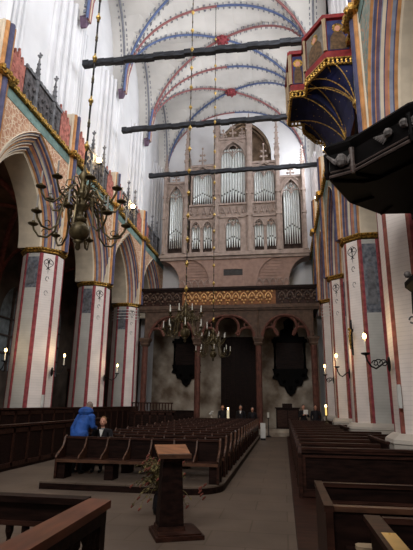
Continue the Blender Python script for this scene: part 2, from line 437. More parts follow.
for d in (.0, .3): ww.tube([(cxw+u, YW+.1+d, z0w+z) for u, z in parc(a_, b_, -.12-d*.6, 10)], .09, 6, 1)
struct(ww.build('wall_west', ['white', 'brownrecess']))

# aisles
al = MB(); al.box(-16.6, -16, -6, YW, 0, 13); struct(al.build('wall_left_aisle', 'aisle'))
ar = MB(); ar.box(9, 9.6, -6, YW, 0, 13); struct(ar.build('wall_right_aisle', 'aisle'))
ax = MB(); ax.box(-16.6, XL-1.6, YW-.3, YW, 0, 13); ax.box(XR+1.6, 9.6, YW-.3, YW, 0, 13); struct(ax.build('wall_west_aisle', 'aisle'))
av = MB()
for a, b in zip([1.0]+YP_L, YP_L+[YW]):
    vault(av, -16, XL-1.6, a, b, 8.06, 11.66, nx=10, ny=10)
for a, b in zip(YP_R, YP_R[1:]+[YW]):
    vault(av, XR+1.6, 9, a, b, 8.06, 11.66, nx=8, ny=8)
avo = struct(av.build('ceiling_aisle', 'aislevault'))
for a, b in zip([1.0]+YP_L, YP_L+[YW]):
    hx = (XL-1.6+16)/2; cx = (XL-1.6-16)/2; cy, hy = (a+b)/2, (b-a)/2
    for sx in (-1, 1):
        for sy in (-1, 1):
            pts = [(cx+sx*hx*math.sin(PI/2*(1-i/8)), cy+sy*hy*math.sin(PI/2*(1-i/8)), 8.2+3.45*prof(math.sin(PI/2*(1-i/8)))-.03) for i in range(9)]
            MB().tube(pts, .14, 6).build('rib', 'redbrown', avo)
for k, (y, z1) in enumerate(((21, 8.5), (25.2, 8.5), (30.5, 9))):
    mb = MB()
    arc = parc(1.1, 1.8, 0, 8)
    mb.add([(-15.97, y+u, z1-1.8+z) for u, z in arc]+[(-15.97, y+1.1, 3.5), (-15.97, y-1.1, 3.5)], [tuple(range(len(arc)+2))])
    w = struct(mb.build('window_%d' % (k+8), 'pane'))
    fr = MB(); fr.box(-15.97, -15.85, y-.06, y+.06, 3.5, z1-.1)
    for z in (4.5, 5.5, 6.5): fr.box(-15.97, -15.88, y-1.1, y+1.1, z-.04, z+.04)
    fr.build('mullion', 'casedark', w)

# ------------------------------------------------------------------ piers
def pier(x, y, label, face_panel, grey_face, sg):
    t = thing('stone_pier', label, 'pillar', (x, y, 0), 'striped octagonal nave piers')
    R = .865  # corner radius -> width 1.6 over flats
    def octa(r, z): return [(x+r*math.cos(PI/8+PI/4*k), y+r*math.sin(PI/8+PI/4*k), z) for k in range(8)]
    mb = MB(); mats = ['brickwhite', 'brickgrey', 'red', 'redbrown']
    C0, C1 = octa(R*1.05, 1.2), octa(R, CAPZ-.25)
    for k in range(8):
        a0, b0, a1, b1 = [Vector(v) for v in (C0[k], C0[(k+1) % 8], C1[k], C1[(k+1) % 8])]
        ts = [0, .13, .87, 1]
        for s_ in range(3):
            p = [a0.lerp(b0, ts[s_]), a0.lerp(b0, ts[s_+1]), a1.lerp(b1, ts[s_+1]), a1.lerp(b1, ts[s_])]
            stripe = 2 if (k % 2) else 3
            if sg < 0: stripe = 2
            mi = stripe if s_ != 1 else (1 if k in grey_face else 0)
            mb.add(p, [(0,1,2,3)], mi)
    # slim white shaft edge on each second arris
    mb.build('shaft', mats, t, (x, y, 0))
    pl = MB(); pl.loft([octa(1.12, 0), octa(1.12, 1.0), octa(1.14, 1.02), octa(1.12, 1.1), octa(.98, 1.2), octa(.93, 1.22)])
    pl.build('plinth', 'stone', t, (x, y, 0))
    cp = MB(); cp.loft([octa(.865, CAPZ-.2), octa(.91, CAPZ-.17), octa(.89, CAPZ-.12), octa(.95, CAPZ-.03), octa(.95, CAPZ-.008), octa(.87, CAPZ-.004)])
    for k in range(8):
        a0, b0 = Vector(octa(.93, CAPZ-.07)[k]), Vector(octa(.93, CAPZ-.07)[(k+1) % 8])
        for i in range(5): cp.ball(a0.lerp(b0, (i+.5)/5), .065, 6, 0, (1, 1, .8))
    cp.build('capital', 'gold', t, (x, y, 0))
    if y > 28:
        for j in range(4):
            rg = MB(); q = octa(R*1.03, 7.0+.19*j); rg.tube([tuple(v) for v in q+[q[0]]], .022, 5); rg.build('white_band', 'whitecloth', t, (x, y, 0))
    # painted figure panel below the capital on one face, black flourish on the next
    for k, z0, z1 in face_panel:
        a0, b0 = Vector(octa(R*1.012, z0)[k]), Vector(octa(R*1.012, z0)[(k+1) % 8])
        p, q = a0.lerp(b0, .13), a0.lerp(b0, .87); nrm = Vector(((p.x+q.x)/2-x, (p.y+q.y)/2-y, 0)).normalized()*.012
        pm = MB(); pm.prism([tuple(p), tuple(q), (q.x, q.y, z1), (p.x, p.y, z1)], tuple(nrm))
        pp = pm.build('painted_panel', 'panelpaint', t, (x, y, 0))
        fg = MB(); c = (p+q)/2+nrm*1.6; d = (q-p).normalized()
        h = z1-z0
        fg.prism([tuple(c+d*u+Vector((0,0,w*h))) for u, w in ((-.17,.12),(.17,.12),(.14,.5),(.1,.66),(-.1,.66),(-.14,.5))], tuple(nrm))
        fg.prism([tuple(c+d*(.07*math.cos(i*PI/4))+Vector((0,0,.74*h+.08*math.sin(i*PI/4)))) for i in range(8)], tuple(nrm))
        fg.build('painted_figure', 'parapetlight', pp, (x, y, 0))
        k2 = k+1 if sg < 0 else k-1
        a0, b0 = Vector(octa(R*1.006, 0)[k2 % 8]), Vector(octa(R*1.006, 0)[(k2+1) % 8]); c = (a0+b0)/2; d = (b0-a0).normalized()
        fl = MB()
        for s_ in (-1, 1):
            fl.tube([tuple(c+d*(s_*(.02+.2*math.sin(i*.55)*(1-i*.04)))+Vector((0,0,CAPZ-.45-.07*i))) for i in range(8)], .014, 4)
            fl.tube([tuple(c+d*(s_*(.1+.08*math.cos(i*.9)))+Vector((0,0,CAPZ-.6+.08*math.sin(i*.9)))) for i in range(7)], .012, 4)
        for z in (6.7, 6.1):
            fm = MB(); fm.tube([tuple(c+d*(.07*math.cos(i))+Vector((0,0,z+.1*math.sin(i)))) for i in range(6)], .014, 4); fm.build('painted_mark', 'black', t, (x, y, 0))
        fl.tube([tuple(c+Vector((0,0,CAPZ-.5))), tuple(c+Vector((0,0,CAPZ-1.1)))], [.03, .006], 4)
        fl.build('painted_flourish', 'black', t, (x, y, 0))
    return t
# octagon face k spans angles 22.5+45k .. 67.5+45k ; k=5 faces -x-y.. k=6: +x-y side facing camera, k=7: +x
pier(PL, 17.85, 'red and white striped pier at far left, behind the big brass chandelier', [(5, 6.3, 7.62)], (5,), -1)
pier(PL, 23.5, 'striped pier behind the man in the blue jacket', [(5, 6.3, 7.62)], (5,), -1)
pier(PL, 29.05, 'striped pier at the left end of the carved organ gallery', [(5, 6.3, 7.62)], (5,), -1)
pier(PR+.05, 11.45, 'large striped pier under the black canopy at the right edge', [], (7,), 1)
pier(PR, 17.85, 'striped pier with blue grey painting below its gold capital, right side', [(5, 5.0, 7.6)], (5,), 1)
pier(PR, 23.5, 'narrow striped pier carrying a sconce, second from the organ on right', [(5, 5.9, 7.6)], (5,), 1)
pier(PR, 29.05, 'farthest right striped pier at the right end of the carved gallery', [], (6,), 1)

for px_, py_ in ((PL, 12.25), (PL, 6.65), (PR, 5.4)):   # piers just beyond the frame that the nearest arches land on
    q = pier(px_, py_, '', [], (), -1); del q['label'], q['category'], q['group']; q['kind'] = 'structure'

# ------------------------------------------------------------------ triforium parapets (left)
def pinnacle(mb, x, y, z0, h, w=.16, mi=0):
    mb.box(x-w/2, x+w/2, y-w/2, y+w/2, z0, z0+h*.5, mi)
    mb.loft([[(x+s_*w*.7*a, y+s_*w*.7*b, z) for a, b in ((-1,-1),(1,-1),(1,1),(-1,1))] for s_, z in ((1, z0+h*.5), (.75, z0+h*.56), (.15, z0+h*.93))], mi)
    for i in range(3):
        zz = z0+h*(.62+.09*i); k = w*(.62-.14*i)
        for a, b in ((1,0),(-1,0),(0,1),(0,-1)): mb.ball((x+a*k, y+b*k, zz), .04, 5, mi)
    mb.ball((x, y, z0+h*.94), .07, 6, mi); mb.ball((x, y, z0+h), .045, 5, mi)
    mb.box(x-.1, x+.1, y-.03, y+.03, z0+h*.955, z0+h*.975, mi)
bays = list(zip(YP_L+[], YP_L[1:]+[YW-.2]))
for i, (a, b) in enumerate(bays[1:]):
    lab = ['grey carved parapet on the left cornice, nearest bay with tall pinnacles', 'grey carved parapet above the arch between the first two left piers',
           'grey carved parapet behind the upper left floodlight', 'grey carved parapet at the organ end of the left cornice'][i] if i < 4 else ''
    t = thing('triforium_parapet', lab, 'parapet', (XL-.1, (a+b)/2, CORZ+.1), 'carved parapets on the left cornice')
    org = (XL-.1, (a+b)/2, CORZ+.1)
    pn = MB(); pn.box(XL-.16, XL-.04, a+1.36, b-1.36, CORZ+.22, 14.05)
    k = a+1.6
    while k < b-1.55:
        pn.tube([(XL-.02, k+u, 12.95+z) for u, z in parc(.17, .3, 0, 4)], .03, 4); pn.box(XL-.04, XL, k-.19, k-.15, CORZ+.15, 12.95)
        pn.ball((XL-.02, k, 13.5), .09, 6); k += .36
    pn.build('carved_panel', 'parapet', t, org)
    rl = MB(); rl.box(XL-.2, XL+.03, a+1.34, b-1.34, 14.02, 14.15)
    k = a+1.4
    while k < b-1.5: rl.box(XL-.12, XL-.04, k, k+.12, 14.15, 14.28); k += .26
    rl.build('top_rail', 'parapetlight', t, org)
    for j in range(2):
        pm = MB(); pinnacle(pm, XL-.02, a+2.1+(b-a-4.2)*j, CORZ+.22, 2.6, .15); pm.build('pinnacle', 'parapetlight', t, org)
for i, p in enumerate(YP_L[1:]):
    lab = ['red crested battlement on the left cornice at the image edge', 'red crested battlement above the first striped pier on the left', 'red crested battlement between the two left floodlights', 'red crested battlement beside the organ on the left'][i]
    O = (XL-.17, p, CORZ+.2); t = thing('battlement', lab, 'battlement', O, 'red battlements on the left cornice')
    for sd in (-1, 1):
        mb = MB(); c = p+sd*.85; x = XL-.17
        mb.box(x-.13, x+.13, c-.45, c+.45, CORZ+.2, 14.0)
        for k in range(4):
            yy = c-.36+k*.24; h = .45 if k % 2 == 0 else .25
            mb.prism([(x-.05, yy-.1, 13.95), (x-.05, yy+.1, 13.95), (x-.05, yy+.06, 14.1+h*.6), (x-.05, yy, 14.1+h), (x-.05, yy-.06, 14.1+h*.6)], (.1, 0, 0))
            mb.ball((x, yy, 14.1+h), .06, 5)
        for s_ in (-.3, 0, .3): mb.tube([(x+.13, c+s_+u, 13.3+z) for u, z in parc(.12, .2, 0, 4)], .025, 4)
        mb.build('crested_panel', 'crest', t, O)

# ------------------------------------------------------------------ tie beams
for (y, lab) in ((17.75, 'charred timber tie beam highest in view across the nave'), (23.45, 'charred timber tie beam crossing in front of the vault, middle of three'), (29.3, 'charred timber tie beam just in front of the organ pipes')):
    x0, x1 = -9.0, 2.78; z = 17.6; mb = MB()
    for k in range(24):
        a, b = x0+(x1-x0)*k/24, x0+(x1-x0)*(k+1)/24
        j = .02*math.sin(k*2.1+y); mb.box(a, b, y-.13-j, y+.13-j, z-.13+j, z+.12+j*.6)
    mb.box(x0-.1, x0+.2, y-.15, y+.15, z-.16, z+.13)
    o = mb.build('tie_beam', 'beam', None, (XC, y, z)); tag(o, lab, 'beam', 'timber tie beams'); o['kind'] = 'thing'

# ------------------------------------------------------------------ organ gallery
GY = 29.1
g = thing('organ_gallery', 'carved organ gallery on arches spanning the west end, gilded in the middle', 'gallery', (XC, GY, .38))
GO = (XC, GY, .38)
gx0, gx1 = -9.2, 2.38
fl = MB(); fl.box(gx0, gx1, GY+.1, YW, 7.7, 7.9); fl.build('gallery_floor', 'wooddark', g, GO)
def carved(x0, x1, m, m2):
    mb = MB(); mb.box(x0, x1, GY-.02, GY+.1, 7.9, 8.95, 1)
    k = x0+.13; w = .52
    while k+.4 < x1:
        c = k+.26
        mb.tube([(c+u*.24/.24, GY-.06, 8.3+z) for u, z in parc(.22, .42, 0, 5)], .045, 5)
        for s_ in (-1, 1): mb.ball((c+s_*.1, GY-.06, 8.2), .08, 6); mb.ball((c+s_*.24, GY-.07, 8.75), .085, 6)
        mb.ball((c, GY-.07, 8.45), .1, 6); mb.ball((c, GY-.06, 8.03), .07, 6)
        k += w
    return mb.build('carved_panel', [m, m2], g, GO)
carved(gx0, -6.35, 'carvedark', 'wood'); carved(-6.35, -.3, 'golddim', 'goldback'); carved(-.3, gx1, 'carvedark', 'wood')
rl = MB(); rl.box(gx0, gx1, GY-.2, GY+.16, 8.95, 9.1); rl.box(gx0, gx1, GY-.14, GY+.12, 8.86, 8.96); rl.build('handrail', 'wooddark', g, GO)
cn = MB(); cn.box(gx0, gx1, GY-.24, GY+.15, 7.66, 7.78); cn.box(gx0, gx1, GY-.16, GY+.15, 7.54, 7.66); cn.box(gx0, gx1, GY-.19, GY+.15, 7.78, 7.9); cn.build('cornice', 'archlight', g, GO)
colx = [gx0+.46, -5.28, -1.44, gx1-.46]
for a, b in zip(colx, colx[1:]):
    c, hb = (a+b)/2, (b-a)/2; aa = hb-.22; bb = 1.5; zz = 5.75
    mb = MB(); O = parc(aa, bb, .0, 10); n = len(O)
    pts = [(-hb, 0)]+O+[(hb, 0)]
    for y in (GY-.05, GY+.2):
        for (u, z), (u2, z2) in zip(pts, pts[1:]): mb.add([(c+u, y, zz+z), (c+u2, y, zz+z2), (c+u2, y, 7.56), (c+u, y, 7.56)], [(0,1,2,3)])
    mb.add([(c+u, GY-.05, zz+z) for u, z in O]+[(c+u, GY+.2, zz+z) for u, z in O], [(i, i+1, n+i+1, n+i) for i in range(n-1)])
    s1 = mb.build('spandrel', 'archlight', g, GO)
    tr = MB(); tr.tube([(c+u, GY-.08, zz+z) for u, z in parc(aa, bb, -.05, 10)], .085, 6)
    # trefoil tracery: side lobes and an upper round lobe
    for s_ in (-1, 1):
        tr.tube([(c+s_*(aa-.5)+.5*math.cos(t), GY, zz+.2+.5*math.sin(t)) for t in [PI*i/10 for i in range(11)]], .08, 6)
        tr.tube([(c+s_*(aa-.5)+.16*math.cos(t), GY, zz+.85+.16*math.sin(t)) for t in [2*PI*i/10 for i in range(11)]], .05, 5)
    tr.tube([(c+.7*math.cos(t), GY, zz+.72+.7*math.sin(t)) for t in [-.7+(PI+1.4)*i/16 for i in range(17)]], .09, 6)
    for s_ in (-1, 1): tr.tube([(c+s_*.54, GY, zz+.3), (c+s_*(aa-1.0), GY, zz+.18)], [.08, .09], 6)
    tr.build('tracery', 'archbrown', g, GO)
for x in colx:
    mb = MB(); mb.lathe(x, GY+.05, [(.26, .38), (.26, .7), (.19, .8), (.19, 5.35)], 8); mb.build('column', 'archbrown', g, GO)
    mb = MB(); mb.loft([[(x+s_*a, GY+.05+s_*b, z) for a, b in ((-1,-1),(1,-1),(1,1),(-1,1))] for s_, z in ((.18, 5.3), (.26, 5.42), (.24, 5.5), (.34, 5.72), (.34, 5.82))]); mb.build('capital', 'archlight', g, GO)
    mb = MB(); mb.lathe(x, GY-.08, [(.02, 5.82), (.07, 5.9), (.06, 7.4), (.09, 7.55)], 8); mb.build('colonnette', 'archlight', g, GO)

# wall below the gallery
bw = MB(); bw.box(XL-.05, -4.3, 33, 33.3, .38, 7.7); bw.box(-1.75, XR+.05, 33, 33.3, .38, 7.7); bw.box(-4.3, -1.75, 33, 33.3, 6.4, 7.7)
struct(bw.build('wall_under_gallery', 'plasterdirty'))
dr = MB(); dr.box(-4.3, -1.75, 33.1, 33.2, .38, 6.4)
for k in range(7): dr.box(-4.3+.36*k+.02, -4.3+.36*k+.3, 33.06, 33.1, .5, 6.3)
dd = struct(dr.build('door_1', 'wooddark')); MB().box(-3.0, -2.9, 33.0, 33.06, 1.5, 1.8).build('door_handle', 'black', dd)
lw = MB(); lw.box(XL, -6.1, 32.8, 33, .38, 1.25); lw.box(XL, -6.1, 32.75, 33, 1.25, 1.32)
struct(lw.build('trim_dado', 'wooddark'))

def epitaph(cx, y, z0, z1, w, label):
    t = thing('epitaph', label, 'epitaph', (cx, y, z0), None); O = (cx, y, z0); h = z1-z0
    mb = MB(); mb.box(cx-w*.42, cx+w*.42, y-.18, y, z0+h*.34, z0+h*.68); mb.box(cx-w*.3, cx+w*.3, y-.24, y-.16, z0+h*.39, z0+h*.64); mb.build('tablet', 'wooddark', t, O)
    mb = MB(); mb.box(cx-w*.55, cx+w*.55, y-.32, y, z0+h*.68, z0+h*.72); mb.box(cx-w*.48, cx+w*.48, y-.26, y, z0+h*.72, z0+h*.75)
    mb.build('cornice', 'pulpit', t, O)
    mb = MB(); prof_ = [(-.3, .75), (-.26, .84), (-.14, .86), (-.16, .95), (0, 1.0), (.16, .95), (.14, .86), (.26, .84), (.3, .75)]
    mb.prism([(cx+u*w, y-.2, z0+v*h) for u, v in prof_], (0, .18, 0)); mb.ball((cx, y-.2, z0+h*.88), .2, 8); mb.build('crest', 'pulpit', t, O)
    mb = MB(); prof_ = [(-.55, .34), (-.5, .27), (-.56, .22), (-.4, .2), (-.34, .13), (-.2, .12), (-.12, .04), (0, 0), (.12, .04), (.2, .12), (.34, .13), (.4, .2), (.56, .22), (.5, .27), (.55, .34)]
    mb.prism([(cx+u*w, y-.2, z0+v*h) for u, v in prof_], (0, .18, 0))
    for u, v in ((-.4,.26),(.4,.26),(-.2,.18),(.2,.18),(0,.1)): mb.ball((cx+u*w, y-.22, z0+v*h), .14, 8)
    mb.build('apron', 'pulpit', t, O)
    for s_ in (-1, 1):
        mb = MB(); mb.lathe(cx+s_*w*.46, y-.18, [(.1, z0+h*.34), (.07, z0+h*.4), (.07, z0+h*.6), (.11, z0+h*.68)], 8); mb.build('column', 'pulpit', t, O)
epitaph(.5, 32.95, 2.35, 7.65, 2.2, 'black carved baroque epitaph under the right gallery arch')
epitaph(-6.75, 32.95, 2.9, 7.4, 1.9, 'black carved epitaph in shadow under the left gallery arch')

# ------------------------------------------------------------------ organ
OY = 32.5
og = thing('pipe_organ', 'large gothic pipe organ with silver pipes and mauve grey case', 'organ', (XC, OY, 7.9)); OO = (XC, OY, 7.9)
oc = -3.36
def part(mb, name, m, parent=None, smooth=False): return mb.build(name, m, parent or og, OO, smooth)
# console below (coved out to the full width)
cs = MB(); cs.box(oc-4.0, oc+4.0, OY+.1, OY+1.5, 7.91, 12.1)
cs.box(oc-1.6, oc+1.6, OY+.02, OY+.2, 7.91, 12.1)
for k in range(10): cs.box(oc-4.0, oc+4.0, OY+.06, OY+.12, 9.9+.22*k, 9.93+.22*k)
part(cs, 'console', 'casepink')
for s_ in (-1, 1):
    mb = MB()
    for x_in, x_out, yy in ((1.75, 3.25, OY-.02), (4.0, 5.42, OY+.05)):
        pts = [(x_in, 9.0)]+[(x_out-(x_out-x_in)*math.cos(t), 10.3+(12.1-10.3)*math.sin(t)) for t in [PI/2*i/8 for i in range(9)]]
        pts = [(x_in, 9.0)]+[(x_in+(x_out-x_in)*(1-math.cos(t)), 10.2+1.9*math.sin(t)) for t in [PI/2*i/8 for i in range(9)]]+[(x_in-.35, 12.1), (x_in-.35, 9.0)]
        mb.prism([(oc+s_*u, yy, z) for u, z in pts], (0, 1.2, 0))
    part(mb, 'coved_bracket', 'casepink')
    for k in range(4):
        c = oc+s_*(1.95+.52*k) if False else oc+s_*(.62+.62*k+1.0)
    mb = MB()
    for k in range(5):
        c = oc+s_*(1.9+.48*k)
        mb.tube([(c+u, OY+.0, 10.2+z) for u, z in parc(.2, .36, 0, 5)], .03, 5); mb.box(c-.22, c-.18, OY-.02, OY+.1, 9.0, 10.2)
    part(mb, 'arcaded_panel', 'case')
mb = MB(); mb.box(oc-.7, oc+.7, OY-.02, OY+.05, 10.85, 11.3); part(mb, 'niche', 'pipemouth')
mb = MB(); mb.box(oc-.8, oc+.8, OY-.06, OY+.04, 11.3, 11.4); mb.box(oc-.8, oc-.7, OY-.06, OY+.04, 9.5, 11.3); mb.box(oc+.7, oc+.8, OY-.06, OY+.04, 9.5, 11.3); mb.box(oc-.72, oc+.72, OY-.04, OY+.04, 9.5, 10.8); part(mb, 'niche_frame', 'casepink')
mb = MB(); mb.box(oc-5.5, oc+5.5, OY-.12, OY+1.4, 12.1, 12.3); mb.box(oc-5.6, oc+5.6, OY-.22, OY+1.4, 12.3, 12.5); mb.box(oc-5.5, oc+5.5, OY-.12, OY+1.4, 12.5, 12.68)
mb.box(oc-3.6, oc+3.6, OY-.3, OY, 12.3, 12.55); part(mb, 'cornice', 'case')
# body behind the pipes
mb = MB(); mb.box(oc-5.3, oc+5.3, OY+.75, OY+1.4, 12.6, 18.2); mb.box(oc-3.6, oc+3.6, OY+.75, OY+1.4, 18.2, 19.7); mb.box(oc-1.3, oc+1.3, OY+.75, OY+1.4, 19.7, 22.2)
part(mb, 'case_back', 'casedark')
# posts
posts = [(-5.3, 19.6, .26), (-3.62, 20.9, .34), (-1.28, 23.4, .42), (1.28, 23.4, .42), (3.42, 20.9, .34), (5.3, 19.6, .26)]
for dx, zt, w in posts:
    mb = MB(); x = oc+dx; mb.box(x-w/2, x+w/2, OY-.15, OY+.75, 12.6, zt)
    mb.box(x-w*.28, x+w*.28, OY-.25, OY-.1, 12.6, zt-.6)
    for z in (15.4, 17.2, zt-.7): mb.box(x-w*.62, x+w*.62, OY-.28, OY+.2, z, z+.16)
    if w > .4: mb.box(x-w*.62, x+w*.62, OY-.28, OY+.3, zt, zt+.14); mb.ball((x, OY, zt+.3), .14, 6); mb.tube([(x, OY, zt), (x, OY, zt+.9)], [.14, .03], 6)
    else:
        mb.loft([[(x+s_*a, OY+s_*b, z) for a, b in ((-1,-1),(1,-1),(1,1),(-1,1))] for s_, z in ((w*.62, zt), (w*.45, zt+.25), (.03, zt+(3.1 if w > .3 else 1.4)))])
        hh = 3.1 if w > .3 else 1.4
        for i in range(5):
            zz = zt+hh*(.15+.16*i); k = w*.45*(1-.17*i)+.03
            for a, b in ((1,0),(-1,0),(0,-1)): mb.ball((x+a*k, OY+b*k, zz), .055, 5)
        mb.ball((x, OY, zt+hh), .09, 6)
    part(mb, 'post', 'case')
def arch_front(xa, xb, z0, zs, b, z1, name='arched_front', m='case', y=OY, gable=True):
    c, hw = (xa+xb)/2, (xb-xa)/2; a = hw-.1; O = parc(a, b, 0, 8); n = len(O); mb = MB()
    pts = [(-hw, 0)]+O+[(hw, 0)]
    for (u, z), (u2, z2) in zip(pts, pts[1:]): mb.add([(c+u, y, zs+z), (c+u2, y, zs+z2), (c+u2, y, z1), (c+u, y, z1)], [(0,1,2,3)])
    mb.add([(c+u, y, zs+z) for u, z in O]+[(c+u, y+.5, zs+z) for u, z in O], [(i, i+1, n+i+1, n+i) for i in range(n-1)])
    for s_ in (-1, 1): mb.box(c+s_*hw-(.1 if s_ > 0 else 0), c+s_*hw+(.1 if s_ < 0 else 0), y, y+.5, z0, zs+.05)
    mb.tube([(c+u, y-.04, zs+z) for u, z in parc(a, b, .02, 8)], .05, 5)
    # cusps / hanging tracery
    for s_ in (-1, 1):
        mb.tube([(c+s_*(a*.52)+a*.42*math.cos(t), y+.05, zs+b*.18+a*.42*math.sin(t)) for t in [PI*i/8 for i in range(9)]], .04, 5)
    mb.tube([(c+a*.34*math.cos(t), y+.05, zs+b*.62+a*.34*math.sin(t)) for t in [2*PI*i/10 for i in range(11)]], .04, 5)
    mb.tube([(c, y+.03, zs+b*.5), (c, y+.03, zs+b*.02)], [.07, .03], 5)
    if gable:
        mb.box(c-hw, c+hw, y-.1, y+.5, z1-.1, z1+.08)
        mb.tube([(c-hw*.8, y-.08, z1-.45), (c, y-.08, z1+.1)], .04, 5); mb.tube([(c+hw*.8, y-.08, z1-.45), (c, y-.08, z1+.1)], .04, 5)
    return part(mb, name, m)
def finial(x, z, h):
    mb = MB(); mb.tube([(x, OY, z), (x, OY, z+h)], [.09, .03], 6)
    for q in (.3, .6): 
        for a in (-1, 1): mb.ball((x+a*(.22 if q < .5 else .15), OY, z+h*q), .1, 6)
        mb.box(x-.2, x+.2, OY-.04, OY+.04, z+h*q-.05, z+h*q+.05)
    mb.ball((x, OY, z+h), .1, 6)
    return part(mb, 'finial', 'case')
def pipes(xa, xb, zb, ztop, n, drop=.5, foot=.7):
    w = (xb-xa)/n
    for i in range(n):
        x = xa+w*(i+.5); q = abs((i+.5)/n-.5)*2
        mouth = zb+foot+drop*(1-q)*.9; r = w*.46; mb = MB()
        mb.lathe(x, OY+.32, [(r*.25, zb), (r*.98, mouth), (r, mouth+.02), (r, ztop-.0)], 10, 0)
        mb.box(x-r*.5, x+r*.5, OY+.32-r*1.04, OY+.32-r*.9, mouth, mouth+.13, 1)
        mb.prism([(x-r*.5, OY+.32-r*1.01, mouth), (x+r*.5, OY+.32-r*1.01, mouth), (x, OY+.32-r*.72, mouth-.3)], (0, .02, 0), 0)
        mb.build('pipe', ['pipe', 'pipemouth'], og, OO, smooth=False)
    if foot > .5:
        zz = MB()
        k = 2*n
        for i in range(n): 
            x = xa+w*(i+.0)
            zz.prism([(x-w*.2, OY+.2, zb-.05), (x+w*.2, OY+.2, zb-.05), (x, OY+.2, zb+foot*.6)], (0, .1, 0))
        part(zz, 'pipe_foot_carving', 'casedark')
W0, W1, W2, W3 = -5.17, -3.79, -3.45, -1.49
pipes(oc+W0+.18, oc+W1-.16, 13.2, 18.0, 7, .5, 1.0); arch_front(oc+W0, oc+W1, 12.68, 16.9, 1.35, 18.5); finial(oc+(W0+W1)/2, 18.5, 1.0)
pipes(oc-W1+.0, oc-W0-.18, 13.2, 18.0, 7, .5, 1.0); arch_front(oc+3.6, oc+5.17, 12.68, 16.9, 1.35, 18.5); finial(oc+4.4, 18.5, 1.0)
for s_ in (-1, 1):
    xa, xb = sorted((oc+s_*1.49, oc+s_*3.3))
    pipes(xa+.12, xb-.12, 16.55, 19.4, 9, .45, .6); arch_front(xa, xb, 16.4, 18.6, 1.15, 19.85); finial((xa+xb)/2, 19.9, 1.5)
    c = (xa+xb)/2
    for q in (-1, 1):
        pipes(c+q*.45-.36, c+q*.45+.36, 13.1, 15.0, 4, .35, .45); arch_front(c+q*.45-.45, c+q*.45+.45, 12.68, 14.55, .6, 15.3, gable=False)
xa, xb = oc-1.07, oc+1.07
pipes(xa+.1, xb-.1, 16.6, 21.3, 9, .6, .6); arch_front(xa, xb, 16.4, 20.3, 1.5, 22.1); finial(oc, 22.1, 1.7)
for s_ in (-1, 1): finial(oc+s_*.75, 22.1, .8)
pipes(oc-.56, oc+.56, 13.1, 15.3, 6, .4, .45); arch_front(oc-.66, oc+.66, 12.68, 14.6, .95, 15.7, gable=False)
for s_ in (-1, 1): mb = MB(); mb.box(oc+s_*.86-.2, oc+s_*.86+.2, OY, OY+.4, 12.68, 15.7); part(mb, 'side_panel', 'case')
# mid frieze with zigzag tracery
mb = MB()
for xa, xb in ((-3.45, -1.49), (-1.07, 1.07), (1.49, 3.25)):
    mb.box(oc+xa, oc+xb, OY+.05, OY+.6, 15.3, 16.6); mb.box(oc+xa, oc+xb, OY-.1, OY+.1, 15.35, 15.5); mb.box(oc+xa, oc+xb, OY-.1, OY+.1, 16.4, 16.55)
part(mb, 'frieze', 'case')
mb = MB()
for xa, xb in ((-3.45, -1.49), (-1.07, 1.07), (1.49, 3.25)):
    nn = 4; w = (xb-xa)/nn
    for i in range(nn):
        mb.tube([(oc+xa+w*i, OY, 15.55), (oc+xa+w*(i+.5), OY, 16.35), (oc+xa+w*(i+1), OY, 15.55)], .05, 5); mb.ball((oc+xa+w*(i+.5), OY, 15.8), .1, 6)
part(mb, 'frieze_tracery', 'case')

